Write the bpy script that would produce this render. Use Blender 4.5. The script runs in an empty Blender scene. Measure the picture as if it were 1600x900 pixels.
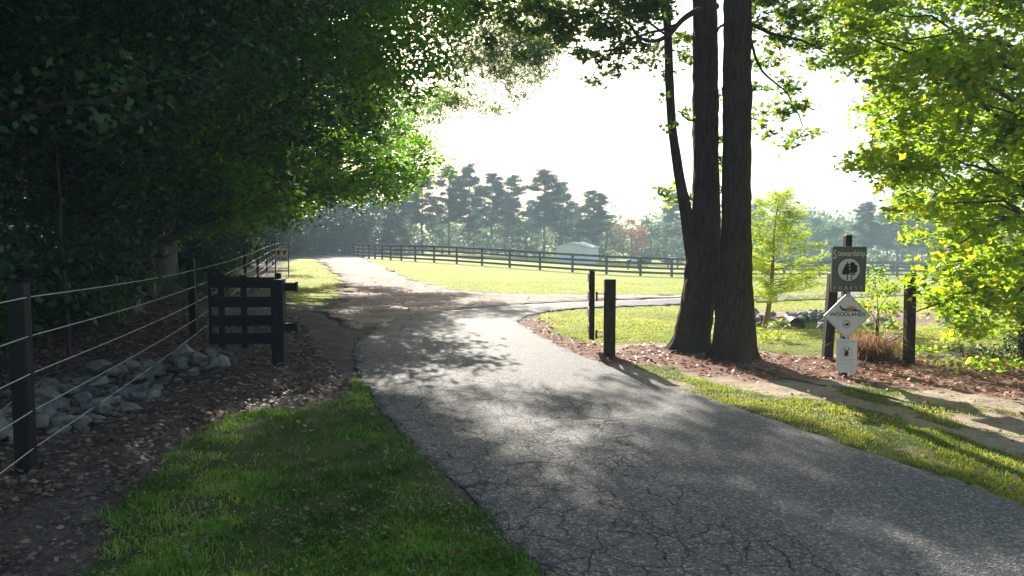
import bpy, bmesh, math, random
import numpy as np
from mathutils import Vector, Matrix
from mathutils.geometry import delaunay_2d_cdt
R = math.radians
scene = bpy.context.scene
# ------------------------------------------------------------------ camera, sky, sun, exposure
F, PITCH, CAMZ = 1100.0, math.atan(72/1100), 2.0
cd = bpy.data.cameras.new('camera'); cam = bpy.data.objects.new('camera', cd)
scene.collection.objects.link(cam); scene.camera = cam
cd.sensor_width = 36; cd.lens = 36*F/1600; cd.clip_end = 3000; cd.clip_start = 0.05
cam.location = (0, 0, CAMZ); cam.rotation_euler = (math.pi/2-PITCH, 0, 0)
SUN_AZ, SUN_EL = R(-11.5), R(27)          # azimuth from +Y, negative = to the left
w = bpy.data.worlds.new('World'); scene.world = w; w.use_nodes = True
nt = w.node_tree; sky = nt.nodes.new('ShaderNodeTexSky'); sky.sky_type = 'NISHITA'
sky.sun_disc = False; sky.sun_elevation = SUN_EL; sky.sun_rotation = SUN_AZ
sky.air_density = 1.3; sky.dust_density = 2.5; sky.ozone_density = 1.0
bg = nt.nodes['Background']; bg.inputs['Strength'].default_value = 0.06
nt.links.new(sky.outputs[0], bg.inputs[0])
sl = bpy.data.lights.new('sun', 'SUN'); so = bpy.data.objects.new('sun', sl)
scene.collection.objects.link(so); sl.energy = 5.0; sl.angle = R(0.55); sl.color = (1.0, 0.93, 0.82)
sd = Vector((math.sin(SUN_AZ)*math.cos(SUN_EL), math.cos(SUN_AZ)*math.cos(SUN_EL), math.sin(SUN_EL)))
so.rotation_euler = sd.to_track_quat('Z', 'Y').to_euler()
scene.view_settings.view_transform = 'Standard'; scene.view_settings.look = 'None'
scene.view_settings.exposure = 1.85; scene.view_settings.gamma = 1.0
cy = scene.cycles
cy.use_denoising = True; cy.max_bounces = 7; cy.diffuse_bounces = 3; cy.glossy_bounces = 2
cy.transmission_bounces = 4; cy.transparent_max_bounces = 6; cy.volume_bounces = 1
cy.caustics_reflective = False; cy.caustics_refractive = False; cy.sample_clamp_indirect = 6
cy.volume_step_rate = 5
HAZE = 0.0020

# ------------------------------------------------------------------ helpers
rng = np.random.default_rng(7); random.seed(7)
COL = scene.collection
def lattice(ix, iy, seed):
    n = (ix.astype(np.int64)*374761393 + iy.astype(np.int64)*668265263 + seed*1442695041) & 0x7fffffff
    n = ((n ^ (n >> 13))*1274126177) & 0x7fffffff
    return ((n ^ (n >> 16)) & 0xffff)/65535.0
def vn(x, y, s, seed=0):
    x = np.asarray(x, float)/s; y = np.asarray(y, float)/s
    ix, iy = np.floor(x), np.floor(y); fx, fy = x-ix, y-iy
    fx = fx*fx*(3-2*fx); fy = fy*fy*(3-2*fy)
    a = lattice(ix, iy, seed); b = lattice(ix+1, iy, seed); c = lattice(ix, iy+1, seed); d = lattice(ix+1, iy+1, seed)
    return (a*(1-fx)+b*fx)*(1-fy)+(c*(1-fx)+d*fx)*fy
def fbm(x, y, s, seed=0, o=3):
    r, a, t = 0, 1, 0
    for k in range(o):
        r = r+a*vn(x, y, s/2**k, seed+k*17); t += a; a *= .55
    return r/t
def S(t): t = np.clip(t, 0, 1); return t*t*(3-2*t)
FX = [-90,-60,-15,-6,1.4,7.4,12.5,28,45,90]; FZ = [.6,.5,.45,.4,0,-.36,-.55,-1.02,-1.6,-2.2]
def f_smooth(x):
    return sum(np.interp(x+d, FX, FZ) for d in (-3,-1.5,0,1.5,3))/5
def hbase(x, y):
    x = np.asarray(x, float); y = np.asarray(y, float)
    h = S((y-16)/34)*f_smooth(x)
    h = h-.34*np.exp(-((x-9)/6)**2-((y-24)/6)**2)
    h = h-.62*np.exp(-((x-8.6)/3.6)**2-((y-20.6)/np.where(y > 20.6, .8, 2.4))**2)          # swale with the culvert
    h = h-.16*np.exp(-((y-(9.4+(-6.2-x)*-.75))/1.3)**2)*S((-3.6-x)/1.5)*S((x+12)/3)   # rock ditch on the left
    h = h+.9*S((-14-x)/30)                                           # rise inside the woods
    return h
def G(u, v):
    s = 450-v; dx = u-800; dy = F*math.cos(PITCH)+s*math.sin(PITCH); dz = s*math.cos(PITCH)-F*math.sin(PITCH)
    h = 0.0
    for _ in range(12):
        t = (h-CAMZ)/min(dz, -1e-3); t = min(t, 400/dy)
        h = .5*h+.5*float(hbase(dx*t, dy*t))
    return (dx*t, dy*t)
def P(u, v, Y):
    s = 450-v; dx = u-800; dy = F*math.cos(PITCH)+s*math.sin(PITCH); dz = s*math.cos(PITCH)-F*math.sin(PITCH)
    return Vector((dx/dy*Y, Y, CAMZ+dz/dy*Y))
def proj(x, y, z):
    c, s = math.cos(PITCH), math.sin(PITCH)
    d = y*c-(z-CAMZ)*s; up = y*s+(z-CAMZ)*c
    return 800+F*x/d, 450-F*up/d
def inpoly(x, y, poly):
    x = np.asarray(x, float); y = np.asarray(y, float); r = np.zeros(x.shape, bool); n = len(poly)
    for i in range(n):
        x1, y1 = poly[i]; x2, y2 = poly[(i+1) % n]
        if y1 == y2: continue
        c = ((y1 > y) != (y2 > y)) & (x < (x2-x1)*(y-y1)/(y2-y1)+x1)
        r ^= c
    return r
def densify(poly, step, closed=True, jit=0, seed=3):
    out = []; n = len(poly); rr = random.Random(seed)
    for i in range(n if closed else n-1):
        a, b = poly[i], poly[(i+1) % n]; L = math.dist(a, b)
        st = step*max(1, (abs(a[1])+abs(b[1]))/2/9); k = max(1, int(L/st))
        for j in range(k):
            t = j/k; out.append((a[0]+(b[0]-a[0])*t, a[1]+(b[1]-a[1])*t))
    if not closed: out.append(poly[-1])
    return out
def smooth_curve(pts, it=2, closed=False):
    for _ in range(it):
        o = [] if closed else [pts[0]]
        n = len(pts)
        for i in range(n if closed else n-1):
            a, b = pts[i], pts[(i+1) % n]
            o += [(a[0]*.75+b[0]*.25, a[1]*.75+b[1]*.25), (a[0]*.25+b[0]*.75, a[1]*.25+b[1]*.75)]
        if not closed: o.append(pts[-1])
        pts = o
    return pts

def mesh_np(name, V, faces_list, rnd=None, smooth=False):
    """faces_list: list of (k) int arrays shape (n,k)"""
    me = bpy.data.meshes.new(name)
    V = np.asarray(V, np.float32); me.vertices.add(len(V)); me.vertices.foreach_set('co', V.ravel())
    loops = np.concatenate([f.ravel() for f in faces_list]).astype(np.int32)
    tot = np.concatenate([np.full(len(f), f.shape[1]) for f in faces_list]).astype(np.int32)
    st = np.concatenate([[0], np.cumsum(tot)[:-1]]).astype(np.int32)
    me.loops.add(len(loops)); me.loops.foreach_set('vertex_index', loops)
    me.polygons.add(len(tot)); me.polygons.foreach_set('loop_start', st); me.polygons.foreach_set('loop_total', tot)
    if smooth: me.polygons.foreach_set('use_smooth', np.ones(len(tot), bool))
    if rnd is not None:
        a = me.attributes.new('rnd', 'FLOAT', 'FACE'); a.data.foreach_set('value', np.asarray(rnd, np.float32))
    me.update(calc_edges=True); me.validate()
    return me
def link(name, data, mat=None, parent=None, loc=None, rot=None, kind=None):
    o = bpy.data.objects.new(name, data); COL.objects.link(o)
    if mat is not None and data is not None and not data.materials: data.materials.append(mat)
    if parent is not None: o.parent = parent
    if loc is not None: o.location = loc
    if rot is not None: o.rotation_euler = rot
    if kind: o['kind'] = kind
    return o
def tag(o, label=None, cat=None, group=None, kind=None):
    if label: o['label'] = label
    if cat: o['category'] = cat
    if group: o['group'] = group
    if kind: o['kind'] = kind
    return o
def thing(name, label, cat, loc=(0,0,0), rz=0, group=None):
    o = link(name, None, loc=loc, rot=(0,0,rz)); tag(o, label, cat, group); return o
def copy_tree(root, loc, rz=0, sc=1, label=None, group=None):
    r = root.copy(); COL.objects.link(r); r.location = loc; r.rotation_euler = (0,0,rz)
    r.scale = (sc,)*3 if not hasattr(sc, '__len__') else sc
    if label: r['label'] = label
    if group: r['group'] = group
    for ch in list(root.children):
        c = ch.copy(); COL.objects.link(c); c.parent = r
        for g in list(ch.children):
            d = g.copy(); COL.objects.link(d); d.parent = c
    return r
def box_me(name, sx, sy, sz, bev=.006, base=False):
    bm = bmesh.new(); bmesh.ops.create_cube(bm, size=1)
    bmesh.ops.scale(bm, vec=(sx, sy, sz), verts=bm.verts)
    if base: bmesh.ops.translate(bm, vec=(0,0,sz/2), verts=bm.verts)
    if bev: bmesh.ops.bevel(bm, geom=bm.edges[:], offset=bev, segments=1, affect='EDGES')
    me = bpy.data.meshes.new(name); bm.to_mesh(me); bm.free(); return me
def tube_np(pts, rad, sides=10, disp=None, cap=True):
    """returns V, quads; pts list of Vectors"""
    pts = np.array([tuple(p) for p in pts], float); n = len(pts); rad = np.broadcast_to(np.asarray(rad, float), (n,))
    T = np.gradient(pts, axis=0); T /= np.linalg.norm(T, axis=1)[:,None]+1e-9
    ref = np.array([1,0,0]) if abs(T[:,0]).mean() < .8 else np.array([0,0,1])
    A = np.cross(T, ref); A /= np.linalg.norm(A, axis=1)[:,None]+1e-9; B = np.cross(T, A)
    th = np.linspace(0, 2*math.pi, sides, endpoint=False)
    rr = rad[:,None]*np.ones(sides)[None]
    if disp is not None: rr = rr+disp(np.arange(n)[:,None], th[None,:], pts, rad)
    V = pts[:,None]+rr[...,None]*(A[:,None]*np.cos(th)[None,:,None]+B[:,None]*np.sin(th)[None,:,None])
    i = np.arange(n-1)[:,None]*sides; j = np.arange(sides)[None]; k = (j+1) % sides
    Q = np.stack([i+j, i+k, i+sides+k, i+sides+j], -1).reshape(-1, 4)
    return V.reshape(-1, 3), Q
class MB:
    def __init__(s): s.V=[]; s.F={}; s.n=0
    def add(s, V, Fa):
        s.V.append(np.asarray(V, float))
        for f in (Fa if isinstance(Fa, list) else [Fa]):
            s.F.setdefault(f.shape[1], []).append(f+s.n)
        s.n += len(V)
    def tube(s, pts, rad, sides=8): s.add(*tube_np(pts, rad, sides))
    def mesh(s, name, smooth=True, rnd=False):
        Fs = [np.concatenate(v) for v in s.F.values()]
        return mesh_np(name, np.concatenate(s.V), Fs, smooth=smooth, rnd=rng.random(sum(len(f) for f in Fs)) if rnd else None)

# ------------------------------------------------------------------ materials
def mat(name):
    m = bpy.data.materials.new(name); m.use_nodes = True; n = m.node_tree
    return m, n, n.nodes['Principled BSDF']
def N(n, t, **kw):
    x = n.nodes.new(t)
    for k, v in kw.items():
        if k.startswith('_'): setattr(x, k[1:], v)
        else: x.inputs[k].default_value = v
    return x
def L(n, a, b): n.links.new(a, b)
def ramp(n, fac, stops, interp='LINEAR'):
    r = n.nodes.new('ShaderNodeValToRGB'); cr = r.color_ramp; cr.interpolation = interp
    while len(cr.elements) < len(stops): cr.elements.new(.5)
    for e, (p, c) in zip(cr.elements, stops):
        e.position = p; e.color = (*c, 1) if len(c) == 3 else c
    L(n, fac, r.inputs[0]); return r.outputs[0]
def mix(n, fac, a, b, mode='MIX'):
    m = n.nodes.new('ShaderNodeMix'); m.data_type = 'RGBA'; m.blend_type = mode
    for s, v in ((m.inputs[0], fac), (m.inputs[6], a), (m.inputs[7], b)):
        if isinstance(v, bpy.types.NodeSocket): L(n, v, s)
        else: s.default_value = v if not hasattr(v, '__len__') or len(v) == 4 else (*v, 1)
    return m.outputs[2]
def g3(v): return (v, v, v)
def coords(n, obj=False):
    if obj: return n.nodes.new('ShaderNodeTexCoord').outputs['Object']
    return n.nodes.new('ShaderNodeNewGeometry').outputs['Position']
def noise(n, co, scale, detail=4, rough=.55, vec=None, dist=0):
    x = N(n, 'ShaderNodeTexNoise', Scale=scale, Detail=detail, Roughness=rough, Distortion=dist)
    if vec:
        mp = n.nodes.new('ShaderNodeMapping'); mp.inputs['Scale'].default_value = vec; L(n, co, mp.inputs[0]); co = mp.outputs[0]
    L(n, co, x.inputs['Vector']); return x.outputs['Fac']
def bump(n, bsdf, h, dist, strength=1, prev=None):
    b = N(n, 'ShaderNodeBump', Strength=strength, Distance=dist); L(n, h, b.inputs['Height'])
    if prev is not None: L(n, prev, b.inputs['Normal'])
    L(n, b.outputs[0], bsdf.inputs['Normal']); return b.outputs[0]
def leaf_mat(name, cols, tcol, tf=.45, rough=.5, spec=.35):
    m, n, b = mat(name)
    at = n.nodes.new('ShaderNodeAttribute'); at.attribute_name = 'rnd'
    c = ramp(n, at.outputs['Fac'], [(i/(len(cols)-1), x) for i, x in enumerate(cols)])
    L(n, c, b.inputs['Base Color']); b.inputs['Roughness'].default_value = rough; b.inputs['Specular IOR Level'].default_value = spec
    t = n.nodes.new('ShaderNodeBsdfTranslucent')
    L(n, mix(n, 1.0, c, tcol, 'MULTIPLY'), t.inputs[0])
    mx = n.nodes.new('ShaderNodeMixShader'); mx.inputs[0].default_value = tf
    L(n, b.outputs[0], mx.inputs[1]); L(n, t.outputs[0], mx.inputs[2]); L(n, mx.outputs[0], n.nodes['Material Output'].inputs[0])
    return m
M = {}
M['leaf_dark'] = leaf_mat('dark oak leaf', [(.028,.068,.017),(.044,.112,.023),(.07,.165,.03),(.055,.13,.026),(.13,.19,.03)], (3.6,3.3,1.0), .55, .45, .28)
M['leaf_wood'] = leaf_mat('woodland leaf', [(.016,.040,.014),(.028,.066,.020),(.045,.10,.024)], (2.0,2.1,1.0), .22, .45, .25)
M['leaf_maple'] = leaf_mat('bright maple leaf', [(.05,.10,.015),(.075,.15,.02),(.10,.18,.022),(.13,.20,.025),(.19,.20,.03)], (4.0,3.4,.9), .64, .45)
M['leaf_twin'] = leaf_mat('hanging leaf', [(.03,.075,.018),(.05,.11,.022),(.07,.13,.025),(.15,.16,.03)], (3.0,2.7,1.0), .5, .45)
M['leaf_cypress'] = leaf_mat('cypress needle', [(.10,.19,.025),(.14,.23,.03),(.22,.26,.035),(.17,.23,.03)], (3.0,2.7,.8), .65, .6)
M['leaf_far'] = leaf_mat('far broad leaf', [(.035,.07,.025),(.05,.10,.03),(.085,.12,.03)], (2.2,2.1,.9), .4, .6)
M['leaf_red'] = leaf_mat('autumn leaf', [(.20,.11,.06),(.23,.14,.08),(.12,.12,.05)], (2.2,1.2,1.0), .4, .6)
M['needle'] = leaf_mat('pine needle', [(.016,.042,.028),(.022,.055,.034),(.035,.07,.038)], (1.6,1.7,1.0), .2, .6, .2)
M['clover'] = leaf_mat('clover leaf', [(.06,.14,.035),(.10,.20,.06),(.20,.28,.14)], (1.6,1.6,1.0), .3, .4, .5)
M['needle_near'] = leaf_mat('near pine needle', [(.05,.10,.045),(.07,.13,.05),(.10,.16,.06)], (2.2,2.1,1.1), .5, .55, .3)
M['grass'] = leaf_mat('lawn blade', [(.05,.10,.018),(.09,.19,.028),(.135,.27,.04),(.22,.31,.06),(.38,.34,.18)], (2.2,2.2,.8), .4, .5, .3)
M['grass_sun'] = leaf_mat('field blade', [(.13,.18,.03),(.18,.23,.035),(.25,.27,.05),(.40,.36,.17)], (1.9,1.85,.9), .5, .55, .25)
M['dry'] = leaf_mat('dry reed blade', [(.16,.075,.04),(.31,.17,.09),(.50,.36,.22)], (1.4,1.2,.9), .3, .6)
M['litter'] = leaf_mat('fallen leaf', [(.07,.045,.032),(.12,.075,.055),(.16,.10,.075),(.22,.15,.115),(.32,.24,.185)], (1.4,1.1,.9), .2, .65)
M['litter_red'] = leaf_mat('red fallen leaf', [(.13,.065,.045),(.20,.09,.06),(.27,.13,.09),(.34,.20,.14),(.42,.30,.23)], (1.5,1.1,.9), .25, .6)

def bark(name, c1, c2, sx=(6,6,1.2), sc=3, bd=.03, moss=None):
    m, n, b = mat(name); co = coords(n, True)
    a = noise(n, co, sc, 6, .65, sx); c = ramp(n, a, [(.3, c1), (.62, c2)])
    if moss: c = mix(n, ramp(n, noise(n, co, 1.3, 3), [(.5, g3(0)), (.62, g3(.6))]), c, moss)
    L(n, c, b.inputs['Base Color']); b.inputs['Roughness'].default_value = .9; b.inputs['Specular IOR Level'].default_value = .2
    bump(n, b, a, bd); return m
M['bark'] = bark('oak bark', (.02,.015,.012), (.11,.078,.058), (16,16,1.6), 2.2, .08, (.085,.08,.058))
M['bark_dark'] = bark('dark bark', (.03,.025,.02), (.11,.09,.072), (6,6,1), 3, .03)
M['bark_far'] = bark('pine bark', (.07,.045,.035), (.16,.10,.075), (5,5,1.2), 2, .02)
M['bark_pale'] = bark('pale smooth bark', (.10,.09,.075), (.20,.18,.15), (2,2,1), 2, .01, (.08,.09,.06))
M['bark_cyp'] = bark('cypress bark', (.13,.07,.04), (.27,.16,.10), (8,8,1), 4, .01)
def paint(name, col, rough=.6, var=.35, scale=9, bd=.002, vec=(3,3,.6)):
    m, n, b = mat(name); co = coords(n, True); a = noise(n, co, scale, 6, .6, vec)
    c2 = tuple(min(1, x*(1+var)+.006) for x in col); c1 = tuple(x*(1-var) for x in col)
    L(n, ramp(n, a, [(.3, c1), (.7, c2)]), b.inputs['Base Color']); b.inputs['Roughness'].default_value = rough; b.inputs['Specular IOR Level'].default_value = .5 if max(col) > .1 else .2
    bump(n, b, a, bd); return m
M['black_wood'] = paint('black stained wood', (.009,.008,.008), .62, .4)
M['brown_wood'] = paint('dark brown creosote wood', (.038,.024,.018), .7, .7)
M['fence_wood'] = paint('weathered black board', (.014,.013,.013), .6, .3)
M['iron'] = paint('black iron hinge', (.02,.02,.02), .4, .2)
M['wire'] = paint('pale coated fence wire', (.40,.40,.39), .4, .1)
M['sign_olive'] = paint('olive painted board', (.105,.095,.072), .55, .18, 6)
M['sign_pale'] = paint('pale sign ink', (.55,.53,.46), .55, .08)
M['sign_white'] = paint('weathered white sign', (.60,.59,.56), .5, .12, 4)
M['sign_rim'] = paint('grey sign rim', (.30,.29,.27), .5, .1)
M['ink'] = paint('dark green ink', (.012,.022,.022), .5, .1)
M['ink_black'] = paint('black ink', (.012,.012,.012), .5, .1)
M['ink_grey'] = paint('faded grey ink', (.32,.31,.30), .5, .1)
M['ink_purple'] = paint('dark purple ink', (.07,.05,.10), .5, .1)
M['ink_orange'] = paint('orange ink', (.62,.24,.07), .5, .1)
M['ink_tan'] = paint('tan ink', (.42,.33,.20), .5, .1)
M['roof_tin'] = paint('pale blue tin roof', (.72,.78,.82), .35, .06)
M['shed_wall'] = paint('pale grey shed wall', (.78,.83,.88), .5, .08)
M['pipe'] = paint('black corrugated pipe', (.015,.015,.015), .5, .2)
M['cow_black'] = paint('black hide', (.015,.013,.012), .6, .3)
M['cow_white'] = paint('white hide', (.62,.60,.56), .7, .1)

def rock_mat(name, c1, c2):
    m, n, b = mat(name); co = coords(n, True)
    oi = n.nodes.new('ShaderNodeObjectInfo')
    a = noise(n, co, 4, 7, .65); v = noise(n, co, 22, 4, .6)
    c = ramp(n, a, [(.28, c1), (.72, c2)])
    c = mix(n, ramp(n, oi.outputs['Random'], [(0, g3(0)), (1, g3(.55))]), c, (.12,.105,.09))
    c = mix(n, ramp(n, v, [(.55, g3(0)), (.75, g3(.4))]), c, (.34,.34,.33))
    L(n, c, b.inputs['Base Color']); b.inputs['Roughness'].default_value = .85
    p = bump(n, b, a, .05); bump(n, b, v, .012, 1, p); return m
M['rock'] = rock_mat('grey granite riprap', (.135,.13,.122), (.35,.335,.31))

def ground_mat():
    m, n, b = mat('ground'); co = coords(n)
    at = n.nodes.new('ShaderNodeAttribute'); at.attribute_name = 'zone'
    sp = n.nodes.new('ShaderNodeSeparateColor'); L(n, at.outputs['Color'], sp.inputs[0])
    big = noise(n, co, .35, 5, .6); mid = noise(n, co, 2.2, 5, .6); fine = noise(n, co, 28, 5, .7); vf = noise(n, co, 120, 3, .7)
    dirt = ramp(n, mid, [(.3,(.055,.043,.036)), (.55,(.11,.088,.074)), (.75,(.19,.155,.13))])
    dirt = mix(n, ramp(n, fine, [(.48, g3(0)), (.68, g3(.75))]), dirt, (.24,.205,.185))
    sand = ramp(n, mid, [(.3,(.27,.21,.155)), (.7,(.42,.345,.27))]); sand = mix(n, ramp(n, fine, [(.5, g3(0)), (.7, g3(.5))]), sand, (.20,.13,.09))
    red = ramp(n, fine, [(.3,(.08,.045,.034)), (.5,(.18,.10,.075)), (.7,(.32,.20,.155))])
    gr = ramp(n, big, [(.3,(.22,.25,.04)), (.5,(.30,.32,.055)), (.7,(.38,.36,.09))])
    gr = mix(n, ramp(n, fine, [(.35, g3(.5)), (.6, g3(0))]), gr, (.07,.10,.018))
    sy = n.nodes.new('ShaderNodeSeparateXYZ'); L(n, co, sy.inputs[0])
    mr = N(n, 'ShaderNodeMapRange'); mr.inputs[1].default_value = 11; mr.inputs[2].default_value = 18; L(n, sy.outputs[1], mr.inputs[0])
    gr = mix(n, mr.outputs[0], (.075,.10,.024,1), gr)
    gr = mix(n, sp.outputs[1], gr, red)
    c = mix(n, sp.outputs[2], dirt, sand)
    c = mix(n, sp.outputs[1], c, red)
    # grass on top with a ragged edge
    def edge(s):
        a = n.nodes.new('ShaderNodeMath'); a.operation = 'ADD'; L(n, s, a.inputs[0])
        q = n.nodes.new('ShaderNodeMath'); q.operation = 'MULTIPLY_ADD'; L(n, mid, q.inputs[0]); q.inputs[1].default_value = .7; q.inputs[2].default_value = -.35
        L(n, q.outputs[0], a.inputs[1]); return ramp(n, a.outputs[0], [(.35, g3(0)), (.65, g3(1))])
    c = mix(n, edge(sp.outputs[0]), c, gr)
    L(n, c, b.inputs['Base Color']); b.inputs['Roughness'].default_value = .95; b.inputs['Specular IOR Level'].default_value = .15
    p = bump(n, b, mid, .12, .7); p = bump(n, b, fine, .025, .9, p); bump(n, b, vf, .006, .8, p); return m
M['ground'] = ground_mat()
def asphalt_mat():
    m, n, b = mat('asphalt'); co = coords(n)
    big = noise(n, co, .5, 4, .6); mid = noise(n, co, 5, 5, .6)
    vo = N(n, 'ShaderNodeTexVoronoi', Scale=60); L(n, co, vo.inputs['Vector'])
    base = ramp(n, big, [(.3,(.052,.051,.050)), (.7,(.098,.093,.088))])
    base = mix(n, ramp(n, mid, [(.35, g3(.3)), (.65, g3(0))]), base, (.075,.077,.082))
    sc = n.nodes.new('ShaderNodeSeparateColor'); L(n, vo.outputs['Color'], sc.inputs[0])
    fl = ramp(n, sc.outputs[0], [(.0, g3(0)), (.45, g3(.25)), (.80, g3(.3)), (.93, g3(.9)), (1, g3(1))])
    dk = ramp(n, sc.outputs[1], [(.3, g3(.55)), (.8, g3(0))])
    base = mix(n, dk, base, (.04,.04,.043)); base = mix(n, fl, base, (.29,.28,.27))
    # sealed far / near blending comes only from real wear: cracks masked by a wheel-track attribute
    at = n.nodes.new('ShaderNodeAttribute'); at.attribute_name = 'crack'
    def crack(scale, w0, w1, ds, seed):
        nz = N(n, 'ShaderNodeTexNoise', Scale=3.5, Detail=4); L(n, co, nz.inputs['Vector'])
        vm = n.nodes.new('ShaderNodeVectorMath'); vm.operation = 'MULTIPLY_ADD'
        L(n, nz.outputs['Color'], vm.inputs[0]); vm.inputs[1].default_value = (ds,)*3; L(n, co, vm.inputs[2])
        mp = n.nodes.new('ShaderNodeMapping'); mp.inputs['Location'].default_value = (seed, 0, 0); mp.inputs['Scale'].default_value = (1, .8, 0); L(n, vm.outputs[0], mp.inputs[0])
        v = n.nodes.new('ShaderNodeTexVoronoi'); v.feature = 'DISTANCE_TO_EDGE'; v.inputs['Scale'].default_value = scale
        L(n, mp.outputs[0], v.inputs['Vector'])
        return ramp(n, v.outputs['Distance'], [(w0, g3(1)), (w1, g3(0))])
    c1 = crack(3.4, .005, .022, .34, 0); c2 = crack(8.0, .010, .036, .2, 7.3)
    gate = ramp(n, noise(n, co, 1.1, 3), [(.30, g3(.15)), (.5, g3(1))])
    big_ = ramp(n, noise(n, co, .45, 3), [(.42, g3(.2)), (.58, g3(1))]); sec = mix(n, 1.0, mix(n, 1.0, c2, gate, 'MULTIPLY'), big_, 'MULTIPLY')
    cr = mix(n, 1.0, mix(n, 1.0, c1, sec, 'LIGHTEN'), at.outputs['Color'], 'MULTIPLY')
    gap = ramp(n, noise(n, co, 2.3, 3), [(.34, g3(.5)), (.5, g3(1))]); cr = mix(n, 1.0, cr, gap, 'MULTIPLY')
    c = mix(n, cr, base, (.018,.017,.016))
    L(n, c, b.inputs['Base Color']); b.inputs['Roughness'].default_value = .8; b.inputs['Specular IOR Level'].default_value = .3
    inv = n.nodes.new('ShaderNodeInvert'); L(n, cr, inv.inputs['Color'])
    p = bump(n, b, vo.outputs['Distance'], .010, .9); p = bump(n, b, mid, .01, .5, p); bump(n, b, inv.outputs[0], .02, 1, p)
    return m
M['asphalt'] = asphalt_mat()
def gravel_mat(name, c1, c2, c3):
    m, n, b = mat(name); co = coords(n)
    vo = N(n, 'ShaderNodeTexVoronoi', Scale=30); L(n, co, vo.inputs['Vector'])
    sc = n.nodes.new('ShaderNodeSeparateColor'); L(n, vo.outputs['Color'], sc.inputs[0])
    mid = noise(n, co, 1.2, 6, .65)
    c = ramp(n, sc.outputs[0], [(0, c1), (.5, c2), (1, c3)]); c = mix(n, ramp(n, mid, [(.42, g3(0)), (.7, g3(.75))]), c, (.15,.085,.06))
    L(n, c, b.inputs['Base Color']); b.inputs['Roughness'].default_value = .9; b.inputs['Specular IOR Level'].default_value = .2
    p = bump(n, b, vo.outputs['Distance'], .03, .8); bump(n, b, mid, .08, .6, p); return m
M['gravel'] = gravel_mat('pink gravel', (.24,.17,.14), (.37,.28,.24), (.48,.385,.34))
M['pale_gravel'] = gravel_mat('pale drive', (.26,.22,.20), (.36,.31,.285), (.44,.39,.36))

# ------------------------------------------------------------------ ground plan (world metres)
edgeL = [(2.0,-1.0)]+[G(*p) for p in [(850,900),(770,812),(680,730),(605,655),(570,600),(549,560),(557,532),(590,508),(640,492),(730,483),(900,471.5),(1065,465),(1200,461),(1330,458)]]+[(27,38.5)]
edgeR = [(6.1,-1.0)]+[G(*p) for p in [(1600,790),(1400,722),(1200,655),(1050,603),(950,572),(880,545),(830,517),(800,501),(850,487),(930,480),(1065,475),(1200,470),(1330,467)]]+[(27,35.0)]
edgeL = smooth_curve(edgeL, 2); edgeR = smooth_curve(edgeR, 2)
asph = edgeL+edgeR[::-1]
gravel = [G(*p) for p in [(492,402.5),(505,412),(528,430),(542,455),(545,470),(490,484),(520,500),(556,515)]]+[G(*p) for p in [(590,506),(640,491),(730,482),(900,470.5),(1065,464)]]+[G(*p) for p in [(1065,461),(900,461),(790,460),(700,452),(640,435),(600,418),(566,403.2)]]
gravel = [(gravel[0][0]-6, gravel[0][1]+22)]+gravel+[(gravel[-1][0]-7, gravel[-1][1]+22)]
bank = [G(*p) for p in [(1185,486),(1300,483),(1450,486),(1700,497),(1700,512),(1500,504),(1380,506),(1320,499),(1190,499)]]
lawn1 = [G(*p) for p in [(1000,1150),(60,1150),(110,900),(160,835),(215,775),(235,720),(290,680),(370,652),(450,640),(520,618),(548,598),(566,604),(600,655),(675,732),(765,812),(845,900)]]
patch2 = [G(*p) for p in [(452,478),(440,445),(446,405),(485,402.5),(503,412),(526,430),(540,455),(528,468),(490,476)]]
island = [G(*p) for p in [(836,500),(855,488),(930,481),(1065,478),(1200,473),(1330,469),(1700,478),(1700,560),(1450,548),(1290,550),(1180,556),(1040,538),(960,541),(915,536),(870,517)]]
verge = [G(*p) for p in [(960,566),(1010,566),(1080,590),(1180,608),(1330,628),(1420,655),(1600,712),(1750,760),(1750,850),(1600,790),(1400,722),(1200,655),(1050,603)]]
verge2 = [G(*p) for p in [(1290,600),(1400,612),(1500,628),(1640,652),(1640,690),(1500,668),(1380,640)]]
mulch = [G(*p) for p in [(796,498),(850,497),(900,528),(960,546),(1040,541),(1180,558),(1290,556),(1430,560),(1600,570),(1800,590),(1800,650),(1500,612),(1350,600),(1250,586),(1180,590),(1080,590),(1000,572),(950,571),(880,545),(830,517)]]
field = [G(*p) for p in [(566,402.5),(600,417.5),(640,434),(700,451),(790,459),(900,460),(1065,460),(1200,459)]]
field = [(-16,82)]+field+[(27,40),(95,45),(140,150),(-5,150)]
wilds = [G(1450,560), G(1480,530), G(1700,520), G(1800,600), G(1600,575)]
def fence_x(y): return -4.29-.284*(y-6.1)

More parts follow.
